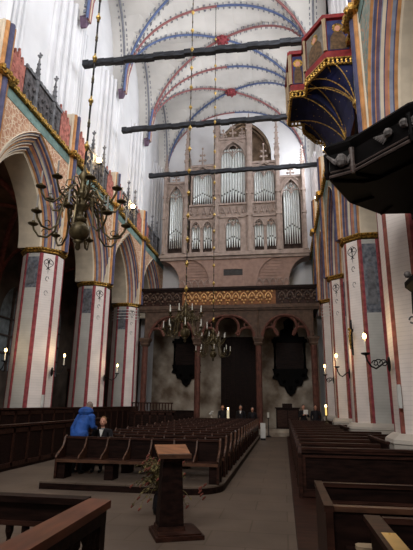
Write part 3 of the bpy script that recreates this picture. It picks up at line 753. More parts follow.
# ------------------------------------------------------------------ chandeliers
def chandelier(cy, zl, rl_, zu, ru, label, n=8, chain_top=25.6, ballr=.16):
    x = XC; O = (x, cy, zl); t = thing('chandelier', label, 'chandelier', O, 'brass candle chandeliers along the nave')
    mb = MB(); mb.lathe(x, cy, [(.02, zl-.42), (.05, zl-.38), (.04, zl-.3), (.1, zl-.26)], 10); mb.ball((x, cy, zl-.08), ballr*1.15, 14); mb.build('ball', 'brass', t, O, True)
    h = zu-zl
    mb = MB(); mb.lathe(x, cy, [(.07, zl+.08), (.12, zl+.14), (.06, zl+.2), (.05, zl+.3), (.13, zl+.36), (.13, zl+.42), (.06, zl+.5), (.05, zu-.05), (.12, zu), (.12, zu+.06), (.06, zu+.12), (.05, zu+.3), (.1, zu+.38), (.03, zu+.5), (.02, zu+.62)], 10)
    mb.build('stem', 'brass', t, O, True)
    for tier, (z, r, ph, za) in enumerate(((zl, rl_, .2, zl+.38), (zu, ru, .2+PI/n, zu+.03))):
        for i in range(n):
            an = ph+2*PI*i/n; ca, sa = math.cos(an), math.sin(an)
            P = lambda d, zz: (x+d*ca, cy+d*sa, zz)
            pth = [P(.1, za), P(r*.25, za+.12), P(r*.42, za+.04), P(r*.52, z-.08), P(r*.68, z-.2), P(r*.86, z-.18), P(r*.97, z-.06), P(r, z+.02)]
            mb = MB(); mb.tube(pth, .019, 6)
            mb.tube([P(r*.45+.07*math.cos(q), za-.03+.08*math.sin(q)) for q in [i_*.8 for i_ in range(8)]], .011, 5)
            mb.tube([P(r*.74+.05*math.cos(q), z-.1+.05*math.sin(q)) for q in [i_*.8 for i_ in range(7)]], .009, 5)
            arm = mb.build('arm', 'brass', t, O)
            mb = MB(); mb.lathe(*P(r, 0)[:2], [(.02, z), (.085, z+.035), (.09, z+.05), (.03, z+.045), (.026, z+.1)], 10); mb.build('drip_pan', 'brass', arm, O)
            mb = MB(); mb.lathe(*P(r, 0)[:2], [(.017, z+.09), (.015, z+.32), (.006, z+.34)], 6); mb.build('candle', 'candle' if cy > 10 else 'candledim', arm, O)
    for i in range(n):
        an = .2+2*PI*(i+.5)/n; ca, sa = math.cos(an), math.sin(an); z = zl+.5
        mb = MB(); mb.tube([(x+d*ca, cy+d*sa, zz) for d, zz in ((.08, z), (.2, z+.12), (.32, z+.1), (.38, z), (.33, z-.08), (.26, z-.04), (.28, z+.03))], .014, 5)
        mb.tube([(x+d*ca, cy+d*sa, zz) for d, zz in ((.07, zu+.15), (.18, zu+.3), (.28, zu+.26), (.3, zu+.16), (.24, zu+.13))], .012, 5)
        mb.build('scroll', 'brass', t, O)
    ch = MB(); ch.tube([(x, cy, zu+.55), (x, cy, chain_top)], .018, 6)
    ch.build('chain', 'black', t, O)
    z = zu+1.0; i = 0
    while z < min(chain_top, 24):
        mb = MB(); r = (.05 if cy < 10 else .075) if i % 2 == 0 else .03
        mb.ball((x, cy, z), r, 10); mb.lathe(x, cy, [(.03, z-r-.05), (.02, z+r+.05)], 6); mb.build('chain_ball', 'brassbright' if i % 2 == 0 else 'brass', t, O, True)
        z += .48; i += 1
    return t
chandelier(7.08, 4.72, .8, 5.3, .7, 'large dark brass chandelier hanging close in front of the left arches', ballr=.155)
chandelier(16.2, 4.3, .78, 4.85, .6, 'brass chandelier with white candles, the middle of three, left of nave centre')
chandelier(23.1, 4.25, .86, 4.9, .62, 'farthest brass chandelier with white candles, before the middle gallery arch')

# ------------------------------------------------------------------ wall lights
def floodlight(x, y, z, sg, label):
    O = (x, y, z); t = thing('floodlight', label, 'lamp', O, 'warm floodlights on the cornices')
    mb = MB(); mb.tube([(x, y, CORZ+.1), (x, y, z-.05)], .03, 6); mb.box(x-.12, x+.12, y-.08, y+.08, z-.12, z-.04); mb.build('bracket', 'black', t, O)
    mb = MB(); mb.ball((x, y-.08, z+.06), .14, 10); mb.build('bulb', 'bulb', t, O, True)
floodlight(XL+.18, 20.45, 13.8, 1, 'bare warm bulb on the left cornice above the big chandelier')
floodlight(XL+.18, 26.1, 13.7, 1, 'bare warm bulb on the left cornice nearer the organ')
floodlight(XR-.1, 20.3, 13.5, 1, 'bare warm bulb on the right cornice beside the black canopy')
floodlight(XR-.1, 25.85, 13.5, 1, 'bare warm bulb on the right cornice beside the organ case')

def sconce(x, y, z, sg, reach, label, lit=True, fancy=True, dy=0.):
    """iron candle arm growing from a pier face at x towards the nave (sg = +1/-1)"""
    O = (x, y, z); t = thing('wall_sconce', label, 'sconce', O, 'iron candle sconces on the piers')
    mb = MB(); mb.ball((x+sg*.02, y, z), .14, 10, 0, (.25, .8, 1.3)); mb.build('wall_plate', 'black', t, O)
    P = lambda d, h: (x+sg*d*reach, y+dy*d, z+h)
    mb = MB(); mb.tube([P(0, 0), P(.2, .05), P(.4, -.03), P(.6, -.1), P(.8, -.05), P(.95, .08), P(1, .2)], .022, 6)
    if fancy:
        for d, r in ((.25, .1), (.45, .11), (.62, .08)):
            mb.tube([(x+sg*(d*reach+r*math.cos(q)*(1-q*.1)), y+dy*d, z+.02+r*math.sin(q)*(1-q*.1)) for q in [i*.6 for i in range(11)]], .014, 5)
    mb.build('arm', 'black', t, O)
    c = P(1, .2)
    mb = MB(); mb.lathe(c[0], c[1], [(.02, c[2]), (.1, c[2]+.03), (.11, c[2]+.06), (.03, c[2]+.05)], 10); mb.build('drip_pan', 'black', t, O)
    mb = MB(); mb.lathe(c[0], c[1], [(.022, c[2]+.05), (.02, c[2]+.34), (.008, c[2]+.35)], 8); cd = mb.build('candle', 'candle', t, O)
    if lit: mb = MB(); mb.ball((c[0], c[1], c[2]+.45), .048, 8, 0, (1, 1, 1.5)); mb.build('flame', 'flame', cd, O, True)
sconce(2.44, 11.35, 2.72, -1, .52, 'ornate black iron sconce with lit candle on the nearest right pier')
sconce(2.41, 17.8, 2.9, -1, .45, 'slim iron sconce with lit candle on the right pier below the crucifix', fancy=False)
sconce(2.41, 23.4, 2.95, -1, .4, 'small iron sconce with lit candle on the narrow right pier')
sconce(-9.2, 17.8, 2.95, 1, .5, 'iron sconce with lit candle on the far left pier', fancy=False)
sconce(-9.2, 23.5, 3.0, 1, .7, 'iron sconce with lit candle right of the pier behind the blue jacket', fancy=False)
sconce(-10.7, 16.2, 3.0, 1, .4, 'glowing candle lamp in the dark aisle at the left image edge', fancy=False)

# crucifix on right pier
O = (2.56, 17.25, 3.55); t = thing('crucifix', 'small crucifix with gilded figure hanging on the right pier', 'crucifix', O)
mb = MB(); mb.box(2.44, 2.5, 17.1, 17.2, 3.5, 4.75); mb.box(2.44, 2.5, 16.85, 17.45, 4.3, 4.4); mb.build('cross', 'black', t, O)
mb = MB(); mb.caps((2.41, 17.15, 3.75), (2.41, 17.15, 4.2), .03, .06); mb.ball((2.4, 17.15, 4.42), .055, 8)
for s_ in (-1, 1): mb.caps((2.41, 17.15, 4.25), (2.41, 17.15+s_*.26, 4.36), .03, .02)
mb.build('figure', 'gold', t, O)
for x, y, z, lab in ((2.5, 11.0, 2.0, 'narrow white plaque on the nearest right pier below its sconce'), (-9.27, 17.45, 1.8, 'narrow white plaque on the right edge of far left pier')):
    mb = MB(); mb.box(x-.03, x+.03, y-.06, y+.06, z-.25, z+.25); mb.box(x-.04, x+.04, y-.04, y+.04, z-.2, z+.2)
    tag(mb.build('wall_plaque', 'plaque', None, (x, y, z)), lab, 'plaque')
O = (1.9, 22.7, 1.0); t = thing('altar_candle', 'lit yellow candle standing at the foot of the narrow right pier', 'candle', O)
mb = MB(); mb.lathe(1.9, 22.7, [(.12, 1.0), (.03, 1.05), (.03, 1.3), (.1, 1.34)], 10); mb.build('holder', 'brass', t, O)
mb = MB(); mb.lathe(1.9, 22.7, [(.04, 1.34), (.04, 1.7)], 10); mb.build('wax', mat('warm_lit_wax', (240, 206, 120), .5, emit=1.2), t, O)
mb = MB(); mb.ball((1.9, 22.7, 1.74), .05, 8, 0, (1, 1, 1.6)); mb.build('flame', 'flame', t, O)

# ------------------------------------------------------------------ singers' balcony (right, upper)
ZB, ZT = 12.15, 13.75
poly = [(3.2, 12.55), (1.64, 12.5), (1.09, 13.35), (1.09, 13.95), (.6, 13.95), (.52, 15.65), (1.09, 15.65), (1.09, 16.2), (1.64, 17.05), (3.2, 17.1)]
O = (2.4, 14.8, ZB); t = thing('painted_balcony', 'red framed polygonal balcony with painted saints and starry blue underside', 'balcony', O)
def inset(p, k): cx, cy = 2.4, 14.8; return (cx+(p[0]-cx)*k, cy+(p[1]-cy)*k)
mb = MB(); mb.prism([(x, y, ZB) for x, y in poly], (0, 0, .12)); mb.build('balcony_floor', 'balred', t, O)
red = MB(); lace = MB()
for i, (a, b) in enumerate(zip(poly, poly[1:])):
    A, B = Vector((*a, 0)), Vector((*b, 0)); d = (B-A); L = d.length; d.normalize(); nn = Vector((d.y, -d.x, 0))
    if nn.dot(A-Vector((2.8, 14.8, 0))) < 0: nn = -nn
    def slab(mbx, u0, u1, z0, z1, n0, n1, mi=0):
        vs = []
        for z in (z0, z1):
            for u, q in ((u0, n0), (u1, n0), (u1, n1), (u0, n1)): p = A+d*u+nn*q; vs.append((p.x, p.y, z))
        mbx.add(vs, [(0,3,2,1),(4,5,6,7),(0,1,5,4),(1,2,6,5),(2,3,7,6),(3,0,4,7)], mi)
    slab(red, -.02, L+.02, ZB, ZB+.26, -.05, .04); slab(red, -.05, L+.05, ZT-.14, ZT, -.06, .1); slab(red, 0, L, ZB+.26, ZT-.14, -.05, -.02)
    slab(lace, -.02, L+.02, ZB-.05, ZB+.0, -.02, .07)
    k = .07
    while k < L:
        for zz in (ZB-.1, ZB-.18):
            p = A+d*k+nn*.04; lace.ball((p.x, p.y, zz), .05, 5)
        k += .13
    slab(lace, 0, L, ZB-.24, ZB-.2, -.02, .05)
    if L < .55:
        npan = 1
    else: npan = max(1, round(L/.72))
    w = L/npan
    for k in range(npan):
        u0, u1 = k*w+.07, (k+1)*w-.07
        if u1-u0 < .2: continue
        pb = MB(); slab(pb, u0, u1, ZB+.3, ZT-.18, -.02, .015); po = pb.build('saint_panel', 'saintbg' if i in (0, 3, 5) else 'saintbg2', t, O)
        c = (u0+u1)/2; hh = ZT-.18-ZB-.3; z0 = ZB+.32
        def flat(pts, n0, m, nm):
            f = MB(); vs = [A+d*(c+u)+nn*n0+Vector((0, 0, z0+z*hh)) for u, z in pts]
            f.prism([tuple(v) for v in vs], tuple(nn*.012)); f.build(nm, m, po, O)
        ww_ = (u1-u0)
        flat([(-.4*ww_, 0), (.4*ww_, 0), (.36*ww_, .4), (.2*ww_, .58), (-.2*ww_, .58), (-.36*ww_, .4)], .012, 'saint', 'robe')
        flat([(.17*math.cos(q*PI/5), .72+.17*math.sin(q*PI/5)/hh) for q in range(10)], .014, 'gold', 'halo')
        flat([(.085*math.cos(q*PI/5), .69+.11*math.sin(q*PI/5)/hh) for q in range(10)], .026, 'skin', 'face')
    # gilded colonnettes between panels
    for u in ([0, L] if npan == 1 else [k*w for k in range(npan+1)]):
        p = A+d*u+nn*.05; cl = MB(); cl.lathe(p.x, p.y, [(.05, ZB+.26), (.035, ZB+.34), (.035, ZT-.25), (.055, ZT-.14)], 8); cl.build('colonnette', 'cushion', t, O)
red.build('frame', 'balred', t, O); lace.build('gold_lace', 'gold', t, O)
# coved starry underside
def bulge(p, s_):
    px, py = p; q0 = Vector((2.36, min(17.0, max(12.2, 14.8+(py-14.8)*.92)), 10.1)); q1 = Vector((px, py, ZB-.02))
    e = math.sin(PI/2*s_); return (q0.x+(q1.x-q0.x)*(1-math.cos(PI/2*s_))**.8, q0.y+(q1.y-q0.y)*s_, q0.z+(q1.z-q0.z)*e)
mb = MB(); NS = 8
mb.loft([[bulge(p, s_/NS) for p in poly] for s_ in range(NS+1)], 0, closed=False)
mb.build('underside', 'starblue', t, O)
for cy_ in (12.1, 14.2, 16.9):
    c = Vector((2.36, cy_, 10.15))
    for p in poly[1:-1]:
        if abs(p[1]-cy_) < 2.0:
            pts = []
            for i in range(13):
                s_ = i/12; pts.append((c.x+(p[0]-c.x)*(1-math.cos(PI/2*s_))**.8-.03, c.y+(p[1]-c.y)*s_, c.z+(ZB-.1-c.z)*math.sin(PI/2*s_)-.03))
            MB().tube(pts, .018, 6).build('gilded_rib', 'gold', t, O)
    cb = MB(); cb.lathe(2.42, cy_, [(.02, 9.75), (.12, 9.9), (.1, 10.0), (.2, 10.15), (.2, 10.25)], 8); cb.build('corbel', 'gold', t, O)

# ------------------------------------------------------------------ pulpit canopy and pulpit
O = (2.6, 8.4, 5.8); t = thing('pulpit_canopy', 'black carved sounding board projecting over the pulpit at right', 'canopy', O)
zb = 5.8
P8 = [(1.38, 7.82), (2.13, 6.9), (2.95, 6.5), (3.7, 6.9), (4.15, 7.8), (4.1, 9.2), (3.5, 9.85), (2.85, 9.85), (2.19, 9.8), (1.48, 9.12), (.96, 8.02)]
cc = Vector((2.6, 8.35))
def ring(k, z): return [(cc.x+(x-cc.x)*k, cc.y+(y-cc.y)*k, z) for x, y in P8]
mb = MB(); mb.loft([ring(.99, zb+.08), ring(.985, zb+.5)], 0); mb.loft([ring(.99, zb+.5), ring(1.03, zb+.58), ring(1.05, zb+.64), ring(1.02, zb+.7), ring(.9, zb+.74)]); mb.build('fascia', 'pulpit', t, O)
mb = MB(); mb.loft([ring(1.0, zb), ring(1.0, zb+.1)]); 
for k in range(len(P8)):
    a, b = ring(.97, zb-.02)[k], ring(.15, zb-.02)[k]; mb.tube([a, b], .03, 4)
mb.loft([ring(.62, zb-.05), ring(.6, zb)]); mb.build('soffit', 'pulpit', t, O)
mb = MB()
for k in range(len(P8)):
    a, b = ring(1.01, zb+.04)[k], ring(1.01, zb+.04)[(k+1) % len(P8)]; mb.tube([a, b], .028, 5)
    a, b = ring(1.0, zb+.13)[k], ring(1.0, zb+.13)[(k+1) % len(P8)]; mb.tube([a, b], .018, 5)
mb.build('moulding', 'pulpitedge', t, O)
mb = MB(); mb.loft([ring(.9, zb+.72), ring(.8, zb+.82), ring(.78, zb+.9), ring(.3, zb+.98)]); mb.build('canopy_top', 'pulpit', t, O)
mb = MB(); mb.box(3.05, 3.4, 9.7, 10.6, zb+.15, zb+.55); mb.build('bracket', 'pulpit', t, O)
def wing(cx, cy, cz, d, s_, nm='carved_wing'):
    mb = MB(); D = Vector((*d, 0)).normalized(); n_ = Vector((D.y, -D.x, 0))
    if n_.y > 0: n_ = -n_
    for k in range(6):
        a = Vector((cx, cy, cz))+n_*.06; e = a+D*(s_*(.3-.035*k))+Vector((0, 0, .08-.04*k)); mb.caps(a, e, .022, .012, 6)
    mb.ball((cx+n_.x*.07, cy+n_.y*.07, cz+.02), .08, 8)
    mb.build(nm, 'ornament', t, O)
wing(2.1, 6.98, zb+.36, (-.75, .92), -1); wing(1.9, 7.2, zb+.34, (-.75, .92), 1)
for a, b in ((0, 10),):
    px, py = (P8[a][0]+P8[b][0])/2, (P8[a][1]+P8[b][1])/2
    mb = MB(); mb.ball((px, py-.08, zb+.28), .11, 10, 0, (1, 1, 1.2)); mb.caps((px-.1, py-.06, zb+.25), (px-.24, py, zb+.42), .05, .02, 6); mb.caps((px+.1, py-.06, zb+.25), (px+.2, py-.14, zb+.42), .05, .02, 6); mb.build('carved_head', 'ornament', t, O)
for k in (0, 10, 1):
    a = ring(1.02, zb+.1)[k]; mb = MB(); mb.lathe(a[0], a[1], [(.03, zb-.0), (.06, zb+.12), (.04, zb+.2), (.05, zb+.5)], 8); mb.build('corner_bracket', 'pulpitedge' if k == 0 else 'pulpit', t, O)
O = (3.25, 8.6, 0); t = thing('pulpit', 'black carved pulpit body with scrolled rim at the right image edge', 'pulpit', O)
mb = MB(); mb.lathe(3.25, 8.6, [(.86, 3.35), (.92, 3.45), (.9, 3.85), (1.0, 3.95), (1.0, 4.05), (.93, 4.1), (.8, 4.12)], 8, ph=PI/8); mb.build('tub', 'pulpit', t, O)
mb = MB(); mb.lathe(3.25, 8.6, [(.2, 0), (.2, 1.9), (.35, 2.4), (.75, 3.1), (.86, 3.35)], 8); mb.build('stem', 'pulpit', t, O)
mb = MB()
for k in range(8):
    an = PI/8+k*PI/4; x, y = 3.25+.93*math.cos(an), 8.6+.93*math.sin(an)
    mb.tube([(x+.05*math.cos(q)*math.cos(an), y+.05*math.cos(q)*math.sin(an), 3.33+.06*math.sin(q)) for q in [i*.7 for i in range(9)]], .018, 5); mb.ball((x, y, 4.2), .07, 8)
mb.build('scroll', 'ornament', t, O)

# ------------------------------------------------------------------ benches on the left platform
pf = MB()
out = []
x0, x1, y0, y1 = -5.22, -1.32, 10.05, 27.4
out = [(x0, y1), (x0, y0)]
for i in range(9): q = -PI/2+PI/2*i/8; out.append((x1-.75+.75*math.cos(q), y0+.75+.75*math.sin(q)))
out.append((x1, y1))
pf.prism([(x, y, 0) for x, y in out], (0, 0, .12)); pfo = pf.build('pew_platform', 'wooddark', None, (0, 0, 0)); tag(pfo, 'low timber platform with rounded corner carrying the left block of benches', 'platform')
pt = MB(); pt.prism([(x, y, .12) for x, y in out], (0, 0, .03)); pt.build('platform_top', 'floor', pfo)
BX0, BX1 = -5.08, -1.42
def make_bench():
    t = thing('church_bench', '', 'bench', (-3.31, 10.9, .15), 'benches of the left block'); O = (-3.31, 10.9, .15)
    y = 10.9; z = .15
    mb = MB(); mb.box(BX0, BX1, y-.02, y+.03, z+.3, z+.83); mb.build('backrest', 'wooddark', t, O)
    mb = MB(); mb.box(BX0-.02, BX1+.02, y-.05, y+.05, z+.82, z+.87); mb.build('top_rail', 'wood', t, O)
    mb = MB(); mb.box(BX0, BX1, y-.46, y, z+.37, z+.41); mb.box(BX0, BX1, y-.475, y-.45, z+.35, z+.415, 1); mb.build('seat', ['wood', 'woodmid'], t, O)
    n = 7
    def endpts(x, foot):
        top = [(.05, .87), (.0, .88), (-.07, .84), (-.1, .74), (-.16, .64), (-.28, .56), (-.42, .5), (-.47, .44), (-.46, .38)]
        if foot: pts = [(.05, 0)]+top+[(-.45, 0), (-.37, 0), (-.37, .34), (-.03, .34), (-.03, 0)]
        else: pts = [(.02, .38)]+top[1:]
        return [(x, y+a, z+b) for a, b in pts]
    for i in range(n+1):
        x = BX0+(BX1-BX0)*i/n
        foot = i in (0, n)
        mb = MB(); w = .05 if foot else .03
        mb.prism(endpts(x-w/2, foot), (w, 0, 0)); o = mb.build('bench_end' if foot else 'armrest', 'wood' if foot else 'woodmid', t, O)
        if foot:
            tr = MB(); tr.tube([(x, y+a, z+b) for a, b in ((.0,.885),(-.07,.85),(-.1,.75),(-.16,.65),(-.28,.57),(-.42,.51),(-.475,.44))], .028, 5); tr.build('worn_edge', 'woodmid', o, O)
    for i in (0, 2.35, 4.7, 7):
        x = BX0+(BX1-BX0)*i/n+(.1 if i == 0 else (-.1 if i == 7 else 0))
        mb = MB(); mb.box(x-.1, x+.1, y-.4, y-.02, z, z+.37); mb.build('leg', 'wooddark', t, O)
    return t
ords = ['front', 'second', 'third', 'fourth', 'fifth', 'sixth', 'seventh', 'eighth', 'ninth', 'tenth', 'eleventh', 'twelfth', 'thirteenth', 'fourteenth', 'fifteenth']
b0 = make_bench()
b0['label'] = 'front bench of the left block, armrest dividers, the blue jacket rising behind it'
for i in range(1, 15):
    c = copy_tree(b0); c.location = (-3.31, 10.9+1.13*i, .15)
    c['label'] = 'dark oak bench in the %s row of the left block, counted from the lectern' % ords[i]

# box pews along the left piers
def panelled(name, x0, x1, y0, y1, h, label, cat='box pew', m='wooddark', group=None, rail='wood', n=8):
    O = ((x0+x1)/2, (y0+y1)/2, 0); t = thing(name, label, cat, O, group)
    mb = MB(); mb.box(x0, x1, y0, y1, 0, h-.06); mb.build('panel', m, t, O)
    mb = MB(); mb.box(x0-.05, x1+.05, y0-.05, y1+.05, h-.06, h); mb.build('top_rail', rail, t, O)
    mb = MB(); horiz = (x1-x0) > (y1-y0); L = (x1-x0) if horiz else (y1-y0)
    k = 0
    for i in range(n+1):
        u = i/n*(L-.1)
        if horiz: mb.box(x0+u, x0+u+.1, y0-.025, y1+.025, .1, h-.06)
        else: mb.box(x0-.025, x1+.025, y0+u, y0+u+.1, .1, h-.06)
    for z in (.08, h-.22):
        if horiz: mb.box(x0, x1, y0-.025, y1+.025, z, z+.12)
        else: mb.box(x0-.025, x1+.025, y0, y1, z, z+.12)
    mb.build('panel_frame', 'wood', t, O)
    return t
panelled('pew_screen', -7.48, -7.36, 8.5, 19.5, 1.18, 'long dark panelled pew front running along the left side', n=14)
panelled('pew_screen', -8.95, -8.83, 8.5, 28.5, 1.58, 'tall dark pew back in front of the left striped piers', n=22)
panelled('cross_partition', -9.0, -6.2, 26.9, 27.0, 1.35, 'dark wooden cross partition left of the far benches', n=6)
for i, (yy, lab) in enumerate(((11.0, 'dark pew bench inside the left box pews, nearest the camera'), (14.0, 'dark pew bench inside the left box pews, left of the man'), (17.2, 'dark pew bench inside the left box pews, farther back'))):
    O = (-8.2, yy, 0); t = thing('pew_seat_bench', lab, 'bench', O, 'seats inside the left box pews')
    mb = MB(); mb.box(-8.78, -7.54, yy, yy+.06, 0, 1.12); mb.build('backrest', 'wooddark', t, O)
    mb = MB(); mb.box(-8.78, -7.54, yy-.4, yy, .42, .47); mb.build('seat', 'wood', t, O)
    for x in (-8.72, -7.6): mb = MB(); mb.box(x-.04, x+.04, yy-.38, yy, 0, .42); mb.build('leg', 'wooddark', t, O)
O = (-7.6, 24.5, 0); t = thing('slatted_railing', 'open slatted wooden railing beyond the box pews, below the far left pier', 'railing', O)
mb = MB(); mb.box(-8.78, -6.3, 27.05, 27.12, 1.75, 1.82); mb.build('handrail', 'wood', t, O)
for k in range(14): mb = MB(); mb.box(-8.76+k*.18, -8.7+k*.18, 27.06, 27.11, 1.36, 1.75); mb.build('slat', 'wood', t, O)
# dark screens in the arcade openings
for i, (a, b, lab) in enumerate(((18.9, 22.5, 'dark carved aisle screen between the far left pier and next'), (24.5, 28.1, 'dark carved aisle screen left of the gallery'), (13.2, 16.8, 'dark aisle screen at the left image edge'))):
    x = -11.6; O = (x, (a+b)/2, 0); t = thing('aisle_screen', lab, 'screen', O, 'dark wooden screens in the left aisle')
    mb = MB(); mb.box(x-.08, x, a, b, 0, 3.4); mb.build('panel', 'wooddark', t, O)
    mb = MB(); mb.box(x-.12, x+.08, a-.05, b+.05, 3.4, 3.55)
    for k in range(6): yy = a+.3+(b-a-.6)*k/5; mb.lathe(x+.06, yy, [(.08, .2), (.05, .4), (.05, 3.1), (.09, 3.4)], 6)
    for k in range(5): yy = a+.3+(b-a-.6)*(k+.5)/5; mb.tube([(x+.04, yy+u, 2.6+z) for u, z in parc(.25, .4, 0, 5)], .03, 5)
    mb.build('colonnettes_frame', 'wood', t, O)
    mb = MB()
    for k in range(5): mb.ball((x, a+.4+(b-a-.8)*k/4, 3.65), .14, 8)
    mb.build('carved_crest', 'carvedark', t, O)

# ------------------------------------------------------------------ right pews
def make_right_pew(xb):
    y = 9.8; O = (1.35, y, 0); t = thing('oak_pew', '', 'pew', O, 'oak pews of the right block')
    xa = .3
    mb = MB(); mb.box(xa, xb, y, y+.06, .1, .95)
    mb.build('back_panel', 'wooddark', t, O)
    mb = MB(); mb.box(xa-.02, xb, y-.05, y+.1, .95, 1.0); mb.box(xa, xb, y-.03, y+.08, .9, .95); mb.build('top_rail', 'wood', t, O)
    mb = MB(); mb.box(xa, xb, y-.03, y, .82, .86); mb.box(xa, xb, y-.03, y, .12, .25)
    for x in (xa, xb-.08): mb.box(x, x+.08, y-.025, y, .2, .85)
    mb.build('panel_frame', 'wood', t, O)
    mb = MB(); mb.prism([(xa-.06, y+a, b) for a, b in ((-.08, .1), (-.08, .9), (-.04, 1.03), (.1, 1.06), (.16, .95), (.2, .75), (.5, .55), (.52, .1))], (.07, 0, 0)); mb.build('pew_end', 'wood', t, O)
    mb = MB(); mb.box(xa, xb, y+.06, y+.48, .42, .47); mb.build('seat', 'wood', t, O)
    return t
p0 = make_right_pew(3.0); p0['label'] = 'front oak pew of the right block with broad panelled face'
p1 = make_right_pew(2.02); first = True
for i in range(1, 14):
    yy = 9.8+1.25*i
    short = any(abs(yy-p) < 1.75 for p in (11.45, 17.85, 23.5, 29.05))
    if short and first: c = p1; first = False
    else: c = copy_tree(p1 if short else p0)
    c.location = (1.35, yy, 0); c['label'] = 'dark oak pew in the %s row of the right block, counted from the front' % ords[i]
for p, lab in ((11.45, 'low dark panel hiding the foot of the nearest right pier'), (17.85, 'low dark panel hiding the foot of the right pier with the painting'), (23.5, 'low dark panel hiding the foot of the narrow right pier')):
    y0_ = 10.45 if p < 12 else p-1.2
    O = (2.07, p, .1); t = thing('pier_screen', lab, 'panel', O, 'low panels before the right piers')
    mb = MB(); mb.box(2.05, 2.09, y0_, p+1.2, .1, 1.04); mb.build('panel', 'wooddark', t, O)
    mb = MB(); mb.box(2.03, 2.11, y0_, p+1.2, 1.04, 1.09); mb.build('top_rail', 'wood', t, O)
mb = MB(); mb.box(.12, 2.12, 3.2, 27.5, 0, .1); tag(mb.build('pew_platform', 'wood', None, (0, 0, 0)), 'low timber platform under the right block of pews, edging the aisle', 'platform')
# near box pew
O = (1.35, 4.9, .1); t = thing('box_pew', 'dark box pew in the right foreground, its front rail catching light', 'box pew', O)
mb = MB(); mb.box(.37, 2.3, 4.3, 4.35, .1, .96); mb.build('front_panel', 'wooddark', t, O)
mb = MB(); mb.box(.37, 2.3, 4.285, 4.365, .96, 1.0); mb.build('front_rail', 'woodmid', t, O)
mb = MB(); mb.box(.37, 2.3, 5.5, 5.55, .1, .96); mb.build('back_panel', 'wooddark', t, O)
mb = MB(); mb.box(.37, 2.3, 5.485, 5.565, .96, 1.0); mb.build('back_rail', 'wood', t, O)
mb = MB(); mb.box(.37, 2.3, 5.1, 5.5, .5, .55); mb.build('seat', 'wooddark', t, O)
mb = MB(); mb.box(.37, 2.3, 5.36, 5.5, .8, .83); mb.build('book_ledge', 'wood', t, O)
mb = MB(); mb.box(.31, .37, 4.27, 5.58, .1, .96); mb.box(.3, .38, 4.27, 5.58, .96, 1.005); mb.build('end_panel', 'wood', t, O)
O = (1.3, 3.4, .1); t = thing('box_pew', 'nearest box pew at lower right corner with yellow highlight on its rail', 'box pew', O)
mb = MB(); mb.box(.68, 2.3, 3.95, 3.99, .1, .96); mb.build('back_panel', 'wooddark', t, O)
mb = MB(); mb.box(.7, 2.3, 3.94, 4.0, .96, 1.0); mb.build('back_rail', 'wood', t, O)
mb = MB(); mb.box(.61, .66, 2.4, 3.99, .1, .96); mb.build('end_panel', 'wooddark', t, O)
mb = MB(); mb.box(.57, .69, 2.4, 4.02, .96, 1.0); mb.build('end_rail', 'wood', t, O)
mb = MB(); mb.box(.6, .69, 3.0, 3.5, .998, 1.004)  # thin gold slab stands in for a yellow reflection on the rail
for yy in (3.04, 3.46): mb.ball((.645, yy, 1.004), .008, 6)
mb.build('rail_highlight', 'brassbright', t, O)
mb = MB(); mb.prism([(.5+a, 4.18+b, .74) for a, b in ((-.02, -.1), (.2, -.13), (.24, -.1), (.24, .06), (.2, .09), (0, .1), (-.04, .06))], (.32, 0, .0)) if False else mb.prism([(.52+a, 4.17+b, .72) for a, b in ((0, -.02), (.04, -.05), (.3, -.05), (.34, -.02), (.34, .06), (.3, .08), (.03, .08), (0, .05))], (0, 0, .03))
tag(mb.build('cushion', 'cushion', None, (.7, 4.17, .72)), 'tan cushion on a ledge beside the nearest box pew', 'cushion')
mb = MB(); mb.box(.45, .95, 4.08, 4.27, .68, .72); mb.box(.45, .5, 4.08, 4.28, .1, .68); mb.box(.9, .95, 4.08, 4.28, .1, .68); mb.box(.5, .9, 4.1, 4.14, .3, .36)
tag(mb.build('kneeler_ledge', 'wooddark', None, (.7, 4.2, .1)), 'dark narrow ledge holding the tan cushion between two box pews', 'ledge')

# ------------------------------------------------------------------ lectern
RZ = math.radians(24.4); O = (-1.57, 7.15, 0); t = thing('lectern', 'dark wooden lectern with slanted light oak top on square base', 'lectern', O)
mb = MB(); mb.obox((-1.57, 7.15, 0), .67, .67, .055, RZ); mb.obox((-1.57, 7.15, .055), .6, .6, .02, RZ); mb.build('base', 'wood', t, O)
mb = MB(); mb.obox((-1.67, 7.17, .07), .36, .32, .97, RZ, top=.76); mb.build('body', 'wooddark', t, O)
mb = MB(); mb.obox((-1.67, 7.17, .07), .4, .36, .06, RZ, top=.95); mb.obox((-1.66, 7.17, .98), .3, .28, .05, RZ); mb.build('moulding', 'wood', t, O)
def lp(u, v, w): return (-1.65+u*math.cos(RZ)-v*math.sin(RZ), 7.15+u*math.sin(RZ)+v*math.cos(RZ), w)
mb = MB(); q = [(-.24, -.2, 1.04), (.24, -.2, 1.04), (.24, .2, 1.16), (-.24, .2, 1.16)]
mb.prism([lp(*p) for p in q], (0, 0, .03)); mb.build('reading_top', 'lectern', t, O)
mb = MB(); mb.prism([lp(*p) for p in ((-.24, -.22, 1.03), (.24, -.22, 1.03), (.24, -.19, 1.04), (-.24, -.19, 1.04))], (0, 0, .055)); mb.build('book_stop', 'woodmid', t, O)

